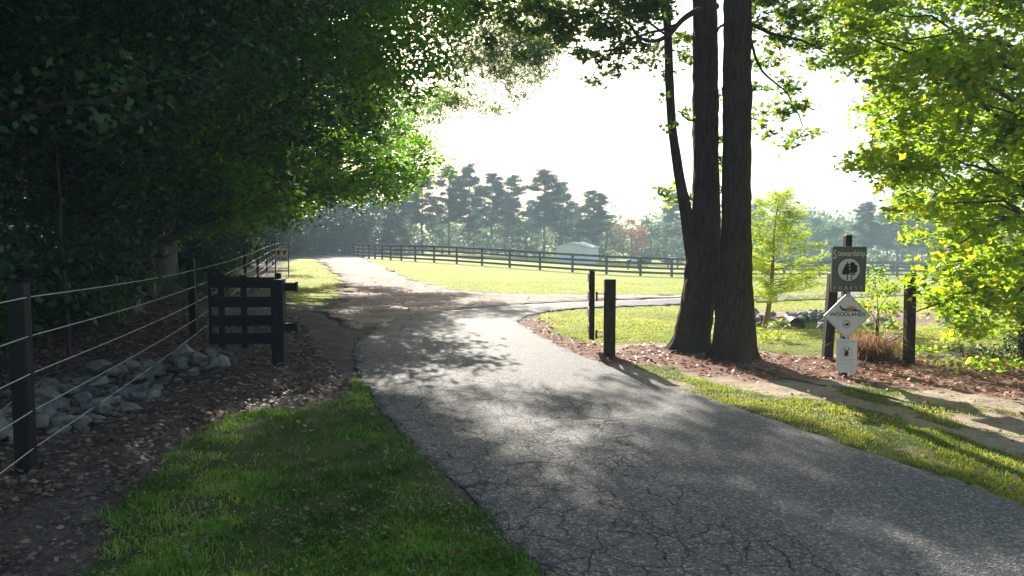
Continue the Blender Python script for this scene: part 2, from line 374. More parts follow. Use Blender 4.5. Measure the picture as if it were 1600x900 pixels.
def zones(x, y):
    x = np.asarray(x, float); y = np.asarray(y, float); acc = [0, 0, 0]
    for k, (a, b) in enumerate(((0,0),(1,.3),(-.4,1),(-1,-.5),(.5,-1))):
        o = zones1(x+a*.11, y+b*.16)
        acc = [p+q*.2 for p, q in zip(acc, o)]
    return acc
def zones1(x, y):
    """grass, red litter, sand  (0..1)"""
    jx = (fbm(x, y, .9, 5, 4)-.5)*1.5; jy = (fbm(x, y, .9, 9, 4)-.5)*1.7
    sc = np.clip(y/14, .35, 1.3); X = x+jx*sc; Y = y+jy*sc
    g = inpoly(X, Y, lawn1)*1.0
    g = np.maximum(g, inpoly(X, Y, patch2)*1.0); g = np.maximum(g, inpoly(x+jx*.5, y+jy, island)*1.0); g = np.maximum(g, inpoly(x, y, field)*1.0)
    g = np.maximum(g, (inpoly(X, Y, verge))*(fbm(x, y, .7, 31, 4) > .40)); g = np.maximum(g, inpoly(X, Y, verge2)*(fbm(x, y, .6, 33, 4) > .42))
    g = np.maximum(g, ((x > 8) & (y > 24))*1.0); g = np.maximum(g, ((x < fence_x(y)-2.2) & (x > fence_x(y)-6) & (y > 7) & (y < 12))*(fbm(x,y,1.,41) > .45))
    bk = inpoly(x+jx*.4, y+jy*.3, bank); g = g*(1-bk)
    r = inpoly(X, Y, mulch)*1.0; r = np.maximum(r, bk*.45)
    s = np.maximum(((x > 1.2) & (y < 14))*1.0, bk)
    return g, r*(1-g*0), s
def sheet_depth(x, y):
    return inpoly(x, y, asph) | inpoly(x, y, gravel)
def hfull(x, y):
    x = np.asarray(x, float); y = np.asarray(y, float); h = hbase(x, y)
    ins = sheet_depth(x, y)
    near = S((16-y)/6)
    bumps = (fbm(x, y, .9, 77)-.5)*.10*near+(fbm(x, y, .22, 78)-.5)*.035*near
    return np.where(ins, h-.022-.0012*y, h+bumps*S(1.2-.0*x)-.004)
def hz(x, y): return float(hfull(np.array([x]), np.array([y]))[0])
def hb(x, y): return float(hbase(x, y))

def axis(a, b, fine, lim, grow=1.09):
    c = list(np.arange(a, b, fine)); s = fine
    while c[-1] < lim[1]: s = min(s*grow, 14); c.append(c[-1]+s)
    s = fine
    while c[0] > lim[0]: s = min(s*grow, 14); c.insert(0, c[0]-s)
    return np.array(c)
xs = axis(-7, 8, .09, (-400, 400)); ys = axis(2.5, 14, .085, (-60, 400), 1.055)
gx, gy = np.meshgrid(xs, ys); gz = hfull(gx, gy)
nx, ny = len(xs), len(ys)
i = np.arange(ny-1)[:,None]*nx; j = np.arange(nx-1)[None]
Q = np.stack([i+j, i+j+1, i+nx+j+1, i+nx+j], -1).reshape(-1, 4)
gme = mesh_np('ground', np.stack([gx, gy, gz], -1).reshape(-1, 3), [Q], smooth=True)
gg, rr_, ss = zones(gx.ravel(), gy.ravel())
ca = gme.color_attributes.new('zone', 'FLOAT_COLOR', 'POINT')
ca.data.foreach_set('color', np.stack([gg, rr_*(1-gg), ss, np.ones_like(ss)], -1).astype(np.float32).ravel())
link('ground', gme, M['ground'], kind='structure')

def sheet(name, poly, lift, m, step=.12, jit=.05, skirt=.05, crackfn=None):
    bd = densify(poly, step); c = []
    for k, (x, y) in enumerate(bd):
        a = jit*min(2.5, max(1, y/9))
        c.append((x+(vn(x*1.0, y*1.0, .35, 4)-.5)*2*a+(vn(x, y, .09, 8)-.5)*a*.8, y+(vn(x+40, y, .35, 5)-.5)*2*a))
    c = [(float(a), float(b)) for a, b in c]; nb = len(c)
    P2 = list(c)
    minx = min(p[0] for p in c); maxx = max(p[0] for p in c); miny = min(p[1] for p in c); maxy = max(p[1] for p in c)
    y = miny; pts = []
    while y < maxy:
        st = step*1.6*max(1, abs(y)/9)
        xx = np.arange(minx, maxx, st); pts.append(np.stack([xx+rng.random(len(xx))*st*.4, y+rng.random(len(xx))*st*.4], -1)); y += st
    pts = np.concatenate(pts); pts = pts[inpoly(pts[:,0], pts[:,1], c)]
    P2 += [tuple(p) for p in pts.tolist()]
    res = delaunay_2d_cdt([Vector(p) for p in P2], [], [list(range(nb))], 1, 1e-5)
    vs, fs = res[0], res[2]
    A = np.array([tuple(v) for v in vs]); Z = hbase(A[:,0], A[:,1])+lift
    tri = np.array([f for f in fs if len(f) == 3]); V = np.column_stack([A, Z])
    # skirt
    ed = {}
    for f in tri:
        for k in range(3):
            e = (f[k], f[(k+1) % 3]); ed[e] = 1
    be = [e for e in ed if (e[1], e[0]) not in ed]
    n0 = len(V); mp = {}; ex = []
    for a, b_ in be:
        for q in (a, b_):
            if q not in mp: mp[q] = n0+len(ex); ex.append(V[q]-[0, 0, skirt])
    sk = np.array([[a, mp[a], mp[b_], b_] for a, b_ in be])
    # crack mask by distance across
    me = mesh_np(name, np.vstack([V, np.array(ex)]), [tri, sk])
    if crackfn is not None:
        VV = np.vstack([V, np.array(ex)]); ca = me.color_attributes.new('crack', 'FLOAT_COLOR', 'POINT')
        cv = crackfn(VV[:,0], VV[:,1]); ca.data.foreach_set('color', np.stack([cv]*3+[np.ones_like(cv)], -1).astype(np.float32).ravel())
    return link(name, me, m, kind='structure')
def crackfn(x, y):
    # the left, older half of the lane is crazed; the right half is sound
    xl = -.395*(y-4.2)+.25; t = (x-xl)
    return np.clip(S((2.5+.5*np.sin(y*.9)-t)/.6), 0, 1)*S((15-y)/4)
sheet('asphalt_driveway', asph, .010, M['asphalt'], .10, .045, .09, crackfn)
sheet('gravel_road', gravel, .003, M['gravel'], .2, .2, .07)

# ------------------------------------------------------------------ scatters: grass, leaves
def sample(n, d0, d1, power=1.0, side=.80):
    """points in front of the camera, density falling with distance"""
    t = rng.random(n); d = d0*(d1/d0)**(t**power); x = (rng.random(n)*2-1)*(side*d+1.2); return x, d
def blades(name, x, y, hgt, wid, lean, m, seg=1, hfn=hfull):
    x = x+rng.normal(size=len(x))*.035; y = y+rng.normal(size=len(y))*.03
    n = len(x); z = np.maximum(hfn(x, y), hbase(x, y)-.01)-.004 if seg == 2 else hfn(x, y)-.004
    az = rng.random(n)*2*math.pi; la = rng.random(n)*2*math.pi; hh = hgt*(.45+rng.random(n)*.9); ww = wid*(.6+.8*rng.random(n))
    ln = hh*lean*(.2+rng.random(n))
    ax, ay = np.cos(az)*ww/2, np.sin(az)*ww/2; lx, ly = np.cos(la)*ln, np.sin(la)*ln
    b0 = np.stack([x-ax, y-ay, z], -1); b1 = np.stack([x+ax, y+ay, z], -1)
    tip = np.stack([x+lx, y+ly, z+hh*(1-.25*lean)], -1)
    rn = np.clip((fbm(x, y, .8, 61, 4)-.5)*1.7+.36+(rng.random(n)-.5)*.55+(rng.random(n) < .05)*.5, 0, 1)
    if seg == 1:
        V = np.stack([b0, b1, tip], 1).reshape(-1, 3); Fc = [np.arange(n*3).reshape(-1, 3)]; r = rn
    else:
        m0 = np.stack([x-ax*.75+lx*.3, y-ay*.75+ly*.3, z+hh*.6], -1); m1 = np.stack([x+ax*.75+lx*.3, y+ay*.75+ly*.3, z+hh*.6], -1)
        V = np.stack([b0, b1, m1, m0, tip], 1).reshape(-1, 3); o = np.arange(n)[:,None]*5
        Fc = [o+np.array([[0,1,2,3]]), o+np.array([[3,2,4]])]; r = np.concatenate([rn, rn])
    me = mesh_np(name, V, Fc, r); return link(name, me, m, kind='stuff')
def leafscatter(x, y, z, size, tilt, shape='oval'):
    n = len(x); az = rng.random(n)*2*math.pi
    a = np.stack([np.cos(az), np.sin(az), (rng.random(n)-.5)*tilt], -1); b = np.stack([-np.sin(az), np.cos(az), (rng.random(n)-.5)*tilt], -1)
    s = size*(.5+rng.random(n)*.9); c = np.stack([x, y, z+s*tilt*.3], -1); s = s[:,None]
    V = np.stack([c-a*s*.5, c+b*s*.3-a*s*.05, c+a*s*.5+np.array([0,0,1])*s*tilt*.3, c-b*s*.3+np.array([0,0,.5])*s*tilt], 1).reshape(-1, 3)
    return V, np.arange(n*4).reshape(-1, 4)
def litter(name, x, y, size, tilt, m, label, hfn=hfull):
    V, Fq = leafscatter(x, y, hfn(x, y)+.008, size, tilt)
    me = mesh_np(name, V, [Fq], rng.random(len(x))); o = link(name, me, m, kind='stuff'); tag(o, label, 'fallen leaves'); return o
def zonepts(n, d0, d1, want, power=1.0):
    x, y = sample(n, d0, d1, power); g, r, s = zones(x, y); ok = want(g, r, s, x, y) & ~sheet_depth(x, y); return x[ok], y[ok]

x, y = zonepts(620000, 2.6, 10.5, lambda g, r, s, x, y: (g > rng.random(len(g))*.8+.1) & (x < -0.39*(y-4.2)+.6))
k = rng.random(len(x)) < np.clip(fbm(x, y, .28, 55, 4)*5-2.0, .05, 1)*np.clip(fbm(x+3, y, .95, 58, 4)*6-2.1, .12, 1); x, y = x[k], y[k]
xc, yc = zonepts(60000, 2.6, 9.5, lambda g, r, s, x, y: (g > .5) & (x < -.39*(y-4.2)+.6))
kc = fbm(xc, yc, .6, 95, 4) > .56; xc, yc = xc[kc], yc[kc]
Vc, Fc_ = leafscatter(xc, yc, hfull(xc, yc)+.012+.02*rng.random(len(xc)), .020, .5)
tag(link('clover', mesh_np('clover_leaves', Vc, [Fc_], rng.random(len(xc))), M['clover'], kind='stuff'), 'small pale clover leaves in patches of the shaded lawn', 'clover')
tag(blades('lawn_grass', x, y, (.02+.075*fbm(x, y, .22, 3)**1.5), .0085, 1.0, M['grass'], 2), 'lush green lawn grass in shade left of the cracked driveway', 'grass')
x, y = zonepts(230000, 4.0, 17, lambda g, r, s, x, y: (g > rng.random(len(g))*.8+.1) & (x > -.2))
k = rng.random(len(x)) < np.clip(fbm(x, y, .3, 56, 4)*4-1.4, .05, 1); x, y = x[k], y[k]
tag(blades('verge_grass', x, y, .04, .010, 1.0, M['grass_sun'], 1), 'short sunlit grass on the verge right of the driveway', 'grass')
x, y = zonepts(300000, 3.5, 10.5, lambda g, r, s, x, y: (g > rng.random(len(g))*.8+.1) & (x > 1.2))
k = rng.random(len(x)) < np.clip(fbm(x, y, .3, 56, 4)*4-1.2, .08, 1); x, y = x[k], y[k]
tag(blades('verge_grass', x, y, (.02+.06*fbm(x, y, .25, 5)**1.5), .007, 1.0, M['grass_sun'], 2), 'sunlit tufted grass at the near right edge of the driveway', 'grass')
x, y = zonepts(200000, 14, 60, lambda g, r, s, x, y: (g > .5) & (x > -17))
tag(blades('field_grass', x, y, .045, .03, 1.2, M['grass_sun'], 1), 'mown yellow green field grass between the gravel road and the board fence', 'grass')
x, y = zonepts(60000, 3, 13, lambda g, r, s, x, y: (g < .5) & (x < -.39*(y-4.2)+.3) & (x > fence_x(y)-.8))
k = fbm(x, y, .7, 91, 4) > .5; x, y = x[k], y[k]
tag(blades('dry_grass', x, y, .05, .006, 1.6, M['litter'], 1), 'thin brown dead grass on the bare dirt along the wire fence', 'grass')
# litter
x, y = sample(95000, 3, 30); ok = (x < -.39*(y-4.2)-.1) & ~inpoly(x, y, asph) & (x > fence_x(y)-14)
g, r, s = zones(x, y); ok &= (rng.random(len(x)) < np.where(g > .5, .05, np.clip(fbm(x, y, .7, 71)*3-.85+.05*y, .12, 1))) & ~(inpoly(x, y, gravel) & (rng.random(len(x)) < np.clip((y-13)/9, 0, .97))) & ~((y>19)&(x>-9.5))
litter('leaf_litter', x[ok], y[ok], .030+.0045*y[ok], .5, M['litter'], 'brown leaf litter strewn over the dirt below the woods', lambda a, b: np.maximum(hfull(a, b), hbase(a,b)))
x, y = sample(42000, 5, 30); g, r, s = zones(x, y); ok = (r > .5) & ~inpoly(x, y, asph)
litter('mulch_leaves', x[ok], y[ok], .07, .6, M['litter_red'], 'reddish brown fallen leaves round the twin trees and the signs')
x, y = sample(3600, 3.5, 26, .7); ok = ((x > 1.0) | (inpoly(x, y, lawn1) & (rng.random(len(x)) < .2))) & (x < 12) & ~inpoly(x, y, asph)
litter('scattered_leaves', x[ok], y[ok], .055, .7, M['litter_red'], 'single dry leaves scattered over grass, verge and driveway', lambda a, b: np.maximum(hfull(a, b)+.02, hbase(a, b)+.03))
x, y = sample(260, 4, 24, .9); ok = inpoly(x, y, asph)
litter('driveway_leaves', x[ok], y[ok], .035, .5, M['litter'], 'few small dry leaves lying on the asphalt driveway', lambda a, b: hbase(a, b)+.03)
x, y = sample(5200, 9, 36); ok = inpoly(x, y, gravel) | (inpoly(x,y,asph)&(x<-2.2)&(rng.random(len(x))<.3))
litter('gravel_leaves', x[ok], y[ok], .09, .5, M['litter_red'], 'rusty leaves strewn on the gravel road junction', lambda a, b: hbase(a, b)+.03)
# loose chips of stone on the dirt
def chips(name, x, y, size, m, label):
    n = len(x); z = hfull(x, y); s = size*(.4+rng.random(n)); base = np.array([[1,0,0],[-.5,.87,0],[-.5,-.87,0],[0.1,0,.8]])
    th = rng.random(n)*6.28; c, q = np.cos(th), np.sin(th)
    V = np.stack([np.stack([x+s*(c*b[0]-q*b[1]), y+s*(q*b[0]+c*b[1]), z-.004+s*b[2]], -1) for b in base], 1).reshape(-1, 3)
    o = np.arange(n)[:,None]*4; Fc = [np.concatenate([o+np.array([[0,1,3]]), o+np.array([[1,2,3]]), o+np.array([[2,0,3]])])]
    ob = link(name, mesh_np(name, V, Fc), m, kind='stuff'); tag(ob, label, 'gravel'); return ob
x, y = sample(16000, 3, 16); ok = (x < -.39*(y-4.2)+.15) & (x > fence_x(y)-2) & ~inpoly(x, y, lawn1) & ~inpoly(x, y, asph)
chips('stone_chips', x[ok], y[ok], .016, M['rock'], 'small grey stone chips in the dirt beside the rock pile')

tw = MB()
for side, nn_ in ((0, 900), (1, 420)):
    x, y = sample(nn_*6, 3.2, 16); g, r, s = zones(x, y)
    ok = (g < .4) & ~inpoly(x, y, asph) & ((x < -.39*(y-4.2)) & (x > fence_x(y)-3) if side == 0 else (x > 1.5)); x, y = x[ok][:nn_], y[ok][:nn_]
    for a, b in zip(x, y):
        an = rng.random()*6.28; l_ = .05+.16*rng.random()**2; dx, dy = math.cos(an)*l_, math.sin(an)*l_; zz = hfull(np.array([a, a+dx/2, a+dx]), np.array([b, b+dy/2, b+dy]))+.008+rng.random(3)*.012
        tw.tube([(a, b, zz[0]), (a+dx/2+rng.normal()*.01, b+dy/2, zz[1]), (a+dx, b+dy, zz[2])], [.004,.003,.0015], 3)
tag(link('twigs', tw.mesh('twig_litter'), M['bark_pale'], kind='stuff'), 'small pale twigs scattered over the bare dirt and leaves', 'twigs')

# ------------------------------------------------------------------ leaves and crowns
def leaves(C, size, shape, flat=.6, rn=None, hang=0):
    """C (n,3) centres -> V, faces, rnd"""
    n = len(C); nrm = rng.normal(size=(n, 3))*flat; nrm[:,2] += 1; nrm /= np.linalg.norm(nrm, axis=1)[:,None]
    r = rng.normal(size=(n, 3)); r[:,2] -= hang; a = np.cross(nrm, r); a /= np.linalg.norm(a, axis=1)[:,None]+1e-9; b = np.cross(nrm, a)
    s = (size*(.6+.7*rng.random(n)))[:,None]
    if shape == 'tri':
        T = np.array([[-.45,0],[-.12,.46],[.08,.16],[.55,0],[.08,-.16],[-.12,-.46]])
    elif shape == 'diamond':
        T = np.array([[-.5,0],[0,.34],[.55,0],[0,-.34]])
    elif shape == 'oak':
        T = np.array([[-.5,-.04],[-.1,.30],[.18,.26],[.5,.05],[.2,-.28],[-.12,-.26]])
    elif shape == 'lobed':
        T = []
        for k in range(5):
            an = math.pi*(-.72+.36*k); rad = (.40,.52,.6,.52,.40)[k]
            T.append((rad*math.cos(an), rad*math.sin(an)))
            if k < 4: an += math.pi*.18; T.append((.24*math.cos(an), .24*math.sin(an)))
        T.append((-.16, 0)); T = np.array(T)
    k = len(T)
    V = C[:,None]+s[...,None]*(a[:,None]*T[None,:,0:1]+b[:,None]*T[None,:,1:2])
    if shape == 'lobed': V = V+(nrm*s)[:,None]*(-.25*(np.abs(T[:,1])**1.0))[None,:,None]
    return V.reshape(-1, 3), np.arange(n*k).reshape(-1, k), (rng.random(n) if rn is None else rn)
def clump_points(cs, rs, per, twigs=None, flat=.7, sig=.16):
    """leaf centres gathered on twigs inside each clump"""
    out = []; br = []
    for c, r_ in zip(cs, rs):
        n = max(6, int(per*r_*r_)); nt_ = max(3, int(n/14))
        d = rng.normal(size=(nt_, 3)); d /= np.linalg.norm(d, axis=1)[:,None]; rad = r_*rng.random(nt_)**.45
        t = d*rad[:,None]; t[:,2] *= flat; t += c
        i = rng.integers(0, nt_, n); out.append(t[i]+rng.normal(size=(n, 3))*sig*np.array([1,1,.55]))
    return np.concatenate(out)
def crown_mesh(name, C, size, shape, flat=.6, tone=None, hang=0):
    rn = None
    if tone is not None: rn = np.clip(tone(C)+(rng.random(len(C))-.5)*.5, 0, 1)
    V, Fa, r = leaves(C, size, shape, flat, rn, hang); return mesh_np(name, V, [Fa], r)
def limb(mb, a, b, ra, rb, sag=.1, sides=6, n=7, wob=.06):
    a, b = np.array(a, float), np.array(b, float); L_ = np.linalg.norm(b-a); t = np.linspace(0, 1, n)[:,None]
    p = a+(b-a)*t; p[:,2] += (sag*L_*np.sin(t*math.pi))[:,0]; w_ = rng.normal(size=(n, 3))*wob*L_/4; w_[0] = w_[-1] = 0
    mb.tube(p+w_, np.linspace(ra, rb, n), sides)
def bark_disp(amp, furrow=26, flare=0, lobes=5, seed=1):
    def f(i, th, pts, rad):
        h = pts[:,2]-pts[0,2]; H = h[:,None]
        u = th*furrow/(2*math.pi); s1 = vn((u+0*H)*1.0, H*1.4+seed+0*th, .9, seed)
        x = np.cos(th)*3+0*H; y = np.sin(th)*3+H*.5
        d = (np.abs(vn(th*36/2/math.pi+.6*np.sin(H*3)+0*H, H*2.0+0*th, 1.0, seed)-.5)*2)*amp*.8+(np.abs(vn(th*20+0*H, H*5+0*th, 1.0, seed+2)-.5)*2)*amp*.5 + (vn(x, y, 1.7, seed+4)-.5)*rad[:,None]*.18
        if flare: d = d+rad[:,None]*flare*np.exp(-H/.16)*(.4+1.0*np.cos(th*lobes+seed+vn(x, y, 1.2, seed+9)*2)+.5*np.cos(th*3+seed*2))
        return d
    return f

# --- simple reusable trees ---
def make_pine(seed, H, name='pine_tree'):
    root = thing(name, 'x', 'tree'); r = np.random.default_rng(seed); mb = MB()
    n = 10; t = np.linspace(0, 1, n); lean = r.normal(size=2)*.02*H
    tp = np.stack([lean[0]*t**2+r.normal(size=n)*.05, lean[1]*t**2, H*t*.97], -1); tp[0,:2] = 0
    mb.tube(tp, np.interp(t, [0, .05, 1], [.24, .18, .04])*H/14, 8)
    C = []
    nb = 64
    for k in range(nb):
        q = .36+.64*(k/nb)**.95; z = q*H*.97; az = r.random()*6.283
        ln = H*(.19*(1-q)**.5+.05)*(.6+.7*r.random())*(1 if q > .5 else .65)
        b0 = np.array([np.interp(q, t, tp[:,0]), np.interp(q, t, tp[:,1]), z]); e = b0+np.array([math.cos(az)*ln, math.sin(az)*ln, ln*(.1+.35*q)*r.random()])
        limb(mb, b0, e, .045, .015, .05, 4, 4)
        k2 = int(26*ln)+8; f_ = .28+.72*r.random(k2)**.7; cc = b0+(e-b0)*f_[:,None]
        off = r.normal(size=(k2, 3))*np.array([.34,.34,.15])*H/14*(.5+.6*f_[:,None]); cc = cc+off+[0, 0, .08]
        C.append(np.repeat(cc, 5, 0)+r.normal(size=(k2*5, 3))*np.array([.13,.13,.08]))
    C = np.concatenate(C); nn = len(C); az = r.random(nn)*6.283
    # tuft = 3 slim triangles
    V = []; 
    for q in range(3):
        dr = r.normal(size=(nn, 3)); dr[:,2] = np.abs(dr[:,2])*.6; dr /= np.linalg.norm(dr, axis=1)[:,None]; sd_ = np.cross(dr, r.normal(size=(nn, 3))); sd_ /= np.linalg.norm(sd_, axis=1)[:,None]
        V.append(np.stack([C-sd_*.026, C+sd_*.026, C+dr*.26], 1))
    V = np.concatenate(V).reshape(-1, 3)
    me = mesh_np('pine_crown', V, [np.arange(len(V)).reshape(-1, 3)], r.random(len(V)//3))
    link('trunk', mb.mesh('pine_trunk'), M['bark_far'], root); link('crown', me, M['needle'], root)
    return root
def make_broad(seed, H, W, zlow, nclump, per, size, leafm, barkm, name='broadleaf_tree', shape='diamond', sig=.25, cr=.22, tr=.022):
    root = thing(name, 'x', 'tree'); r = np.random.default_rng(seed); mb = MB()
    n = 9; t = np.linspace(0, 1, n); tp = np.stack([np.cumsum(r.normal(size=n))*.02*H/4, np.cumsum(r.normal(size=n))*.02*H/4, H*t*.85], -1); tp[0,:2] = 0; tp -= [0,0,.1]
    mb.tube(tp, np.interp(t, [0, .06, 1], [tr*1.5, tr, tr*.2])*H, 10)
    cs, rs = [], []
    for k in range(nclump):
        q = r.random(); z = zlow+(H-zlow)*q; wz = W*math.sin(math.pi*min(1, (.18+q*.78)))**.7
        az = r.random()*6.283; d = wz*(.25+.75*r.random()**.5); c = np.array([math.cos(az)*d, math.sin(az)*d, z]); cs.append(c); rs.append(W*cr*(.6+.8*r.random()))
        if k % 2 == 0:
            zz = max(zlow*.6, z-d*.7); qq = min(1, zz/(H*.85)); b0 = [np.interp(qq, t, tp[:,0]), np.interp(qq, t, tp[:,1]), zz]
            limb(mb, b0, c, tr*.3*H*(1-qq*.6), .012, .08, 5, 6)
    C = clump_points(cs, rs, per, sig=sig)
    me = crown_mesh('leaf_crown', C, size, shape, .7)
    link('trunk', mb.mesh('tree_trunk'), barkm, root); link('crown', me, leafm, root); return root

# --- far pines and far broadleaf trees ---
ORD = ['first','second','third','fourth','fifth','sixth','seventh','eighth','ninth','tenth','eleventh','twelfth','thirteenth','fourteenth','fifteenth','sixteenth','seventeenth','eighteenth','nineteenth','twentieth']
pines = [make_pine(11, 14), make_pine(23, 14), make_pine(37, 14), make_pine(51, 14)]
# (u of trunk, distance, v of top)
pine_spots = [(618,95,285),(660,98,262),(702,92,258),(733,96,255),(768,94,270),(801,98,272),(850,90,264),(878,98,285),(925,88,297),(1050,100,300),(1092,104,318),(1180,100,312),(1273,108,340),(1352,84,314),(1385,92,322),(1420,90,318),(1465,92,300),(1530,95,290)]
for k, (u, D, vt) in enumerate(pine_spots):
    X = (u-800)/F*D; H = CAMZ+(378-vt)/F*D-hb(X, D)
    base = pines[k % 4]; first = k < 4
    lab = '%s hazy pine from the left in the line behind the board fence' % ORD[k]
    if first: o = base; o.location = (X, D, hb(X, D)-.1); o.scale = (H/14,)*3; o.rotation_euler[2] = k; tag(o, lab, 'tree', 'pines behind the pasture')
    else: o = copy_tree(base, (X, D, hb(X, D)-.1), k*1.3, H/14, lab, 'pines behind the pasture')
    if u == 850 or u == 925: o.scale = (H/14*1.25, H/14*1.25, H/14)
fill = [(590,112,300),(640,116,290),(682,118,300),(745,118,300),(790,120,305),(830,118,300),(900,120,310),(955,118,335),(1010,118,330),(1125,116,330),(1230,118,350),(1310,116,345),(1380,112,335),(1440,110,320),(1500,110,300),(1560,110,290),(545,104,280),(500,100,270)]
for k, (u, D, vt) in enumerate(fill):
    X = (u-800)/F*D; vt += 12; H = CAMZ+(378-vt)/F*D-hb(X, D)
    copy_tree(pines[(k*3+1) % 4], (X, D, hb(X, D)-.1), k*2.1, H/14, '%s pale hazy pine from the left in the row behind the nearer pines' % ORD[sorted(a[0] for a in fill).index(u)], 'rear row of pines')
broad = [make_broad(61, 9, 3.6, .8, 46, 150, .30, M['leaf_far'], M['bark_far'], 'broadleaf_tree'), make_broad(62, 8, 3.4, .4, 40, 160, .30, M['leaf_far'], M['bark_far'], 'broadleaf_tree'), make_broad(63, 10, 4.4, 1.2, 50, 140, .30, M['leaf_far'], M['bark_far'], 'broadleaf_tree')]
bs = [(612,90,340),(640,88,352),(690,96,345),(740,92,348),(790,94,352),(822,90,352),(872,94,340),(905,96,345),(948,92,338),(1015,94,352),(1040,90,345),(1085,94,340),(1150,94,345),(1215,92,352),(1255,96,350),(1300,94,352),(1345,98,350),(1400,94,352),(1450,92,348),(1510,90,340),(1570,88,335)]
for k, (u, D, vt) in enumerate(bs):
    X = (u-800)/F*D; hh = hb(X, D); H0 = (9, 8, 10)[k % 3]; s_ = (CAMZ+(378-vt)/F*D-hh)/H0
    lab = '%s rounded leafy tree from the left at the foot of the far pines' % (ORD[k] if k < 20 else 'last')
    if k < 3: o = broad[k]; o.location = (X, D, hh-.1); o.scale = (s_*1.5, s_*1.5, s_); tag(o, lab, 'tree', 'leafy trees below the pines')
    else: copy_tree(broad[k % 3], (X, D, hh-.1), k*1.7, (s_*1.5, s_*1.5, s_), lab, 'leafy trees below the pines')
o = make_broad(71, 5, 2.2, .8, 34, 200, .26, M['leaf_red'], M['bark_far'], 'maple_tree'); X = (986-800)/F*86
o.location = (X, 86, hb(X, 86)+.2); tag(o, 'small tree with red autumn crown at the foot of the far pines', 'tree')
# rear wall of forest, reads as one mass
bx, by = [], []
C = []
for k in range(220):
    u = rng.random()*1500-80+ (200 if k % 2 else 0); D = 122+rng.random()*26; X = (u-800)/F*D*1.05; zt = CAMZ+(378-(330+rng.random()*35))/F*D
    c = np.array([X, D, zt*rng.random()**.6-1]); n_ = 260; d = rng.normal(size=(n_, 3))*np.array([2.4, 2, 1.3]); C.append(c+d)
me = crown_mesh('distant_forest', np.concatenate(C), .75, 'diamond', .9)
tag(link('distant_forest', me, M['leaf_far'], kind='stuff'), 'pale hazy forest mass far beyond the pines', 'forest')

# --- the left woods ---
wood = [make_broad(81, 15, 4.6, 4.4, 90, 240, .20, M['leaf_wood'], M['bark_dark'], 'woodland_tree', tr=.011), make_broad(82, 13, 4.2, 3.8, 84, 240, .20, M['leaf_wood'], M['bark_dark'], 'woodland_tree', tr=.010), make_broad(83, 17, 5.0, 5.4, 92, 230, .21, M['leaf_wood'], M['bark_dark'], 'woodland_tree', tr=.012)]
wr = random.Random(5); spots = []
cand = [(-9.0,8.5),(-12,13),(-10.6,17.5),(-15,9),(-17,16),(-20,22),(-16,33),(-19,38),(-24,30),(-27,42),(-21,47),(-31,52),(-26,60),(-24,70),(-31,76),(-36,64),(-40,45),(-34,33),(-29,22),(-25,13),(-38,80),(-46,70),(-48,55),(-30,90),(-24,96),(-38,98),(-47,90),(-20,88),(-22,80),(-17,56),(-19,64),(-33,14),(-43,32),(-11,2),(-15,-2),(-21,4),(-13.3,22.5)]
ZW = [(8.5,'beside the first fence post'),(11,'behind the near end of the rock pile'),(14,'behind the middle of the rock pile'),(17,'behind the second fence post'),(21,'just past the open gate'),(25,'short of the big oak'),(30,'beside the big oak'),(38,'past the big oak'),(48,'near the cattle sign'),(62,'well past the cattle sign'),(999,'by the far gravel road')]
zone_word = lambda y: next(b_ for a, b_ in ZW if y < a)
for k, (X, Y) in enumerate(cand):
    if X < 0 and Y > 0:
        X = min(X, fence_x(Y)-2.4)
    hh = hb(X, Y); kk = k % 3; s_ = .85+wr.random()*.3
    thick = ('slender','crooked','tall')[kk]
    lab = '%s dark tree %s, %s row of the woods' % (thick, zone_word(Y), 'front' if X > fence_x(Y)-6 else 'rear')
    if k < 3: o = wood[k]; o.location = (X, Y, hh-.1); o.scale = (s_,)*3; tag(o, lab, 'tree', 'trees of the left woods')
    else: copy_tree(wood[kk], (X, Y, hh-.1), wr.random()*6, s_, lab, 'trees of the left woods')
# understory saplings (thin stems) with small crowns
def make_sapling(seed):
    return make_broad(seed, 5.2, 1.5, 1.0, 26, 420, .13, M['leaf_wood'], M['bark_dark'], 'sapling', tr=.0055, sig=.22, cr=.35)
sap = [make_sapling(91), make_sapling(92), make_sapling(93)]
used = 0
for k in range(44):
    Y = 7+wr.random()**1.3*42; X = fence_x(Y)-1.5-wr.random()**1.4*13
    if abs(X/Y+.497) < .065 and Y < 29: continue
    hh = hb(X, Y); s_ = .7+wr.random()*.7
    lab = '%s %s sapling %s, %s' % (('thin','leaning','twiggy')[k % 3], 'short' if s_ < 1.0 else 'tall', zone_word(Y), 'near the wire' if X > fence_x(Y)-4 else 'deeper in')
    if used < 3: o = sap[used]; o.location = (X, Y, hh-.05); o.scale = (s_,)*3; tag(o, lab, 'sapling', 'saplings in the left woods')
    else: copy_tree(sap[k % 3], (X, Y, hh-.05), wr.random()*6, (s_*1.1, s_*1.1, s_), lab, 'saplings in the left woods')
    used += 1
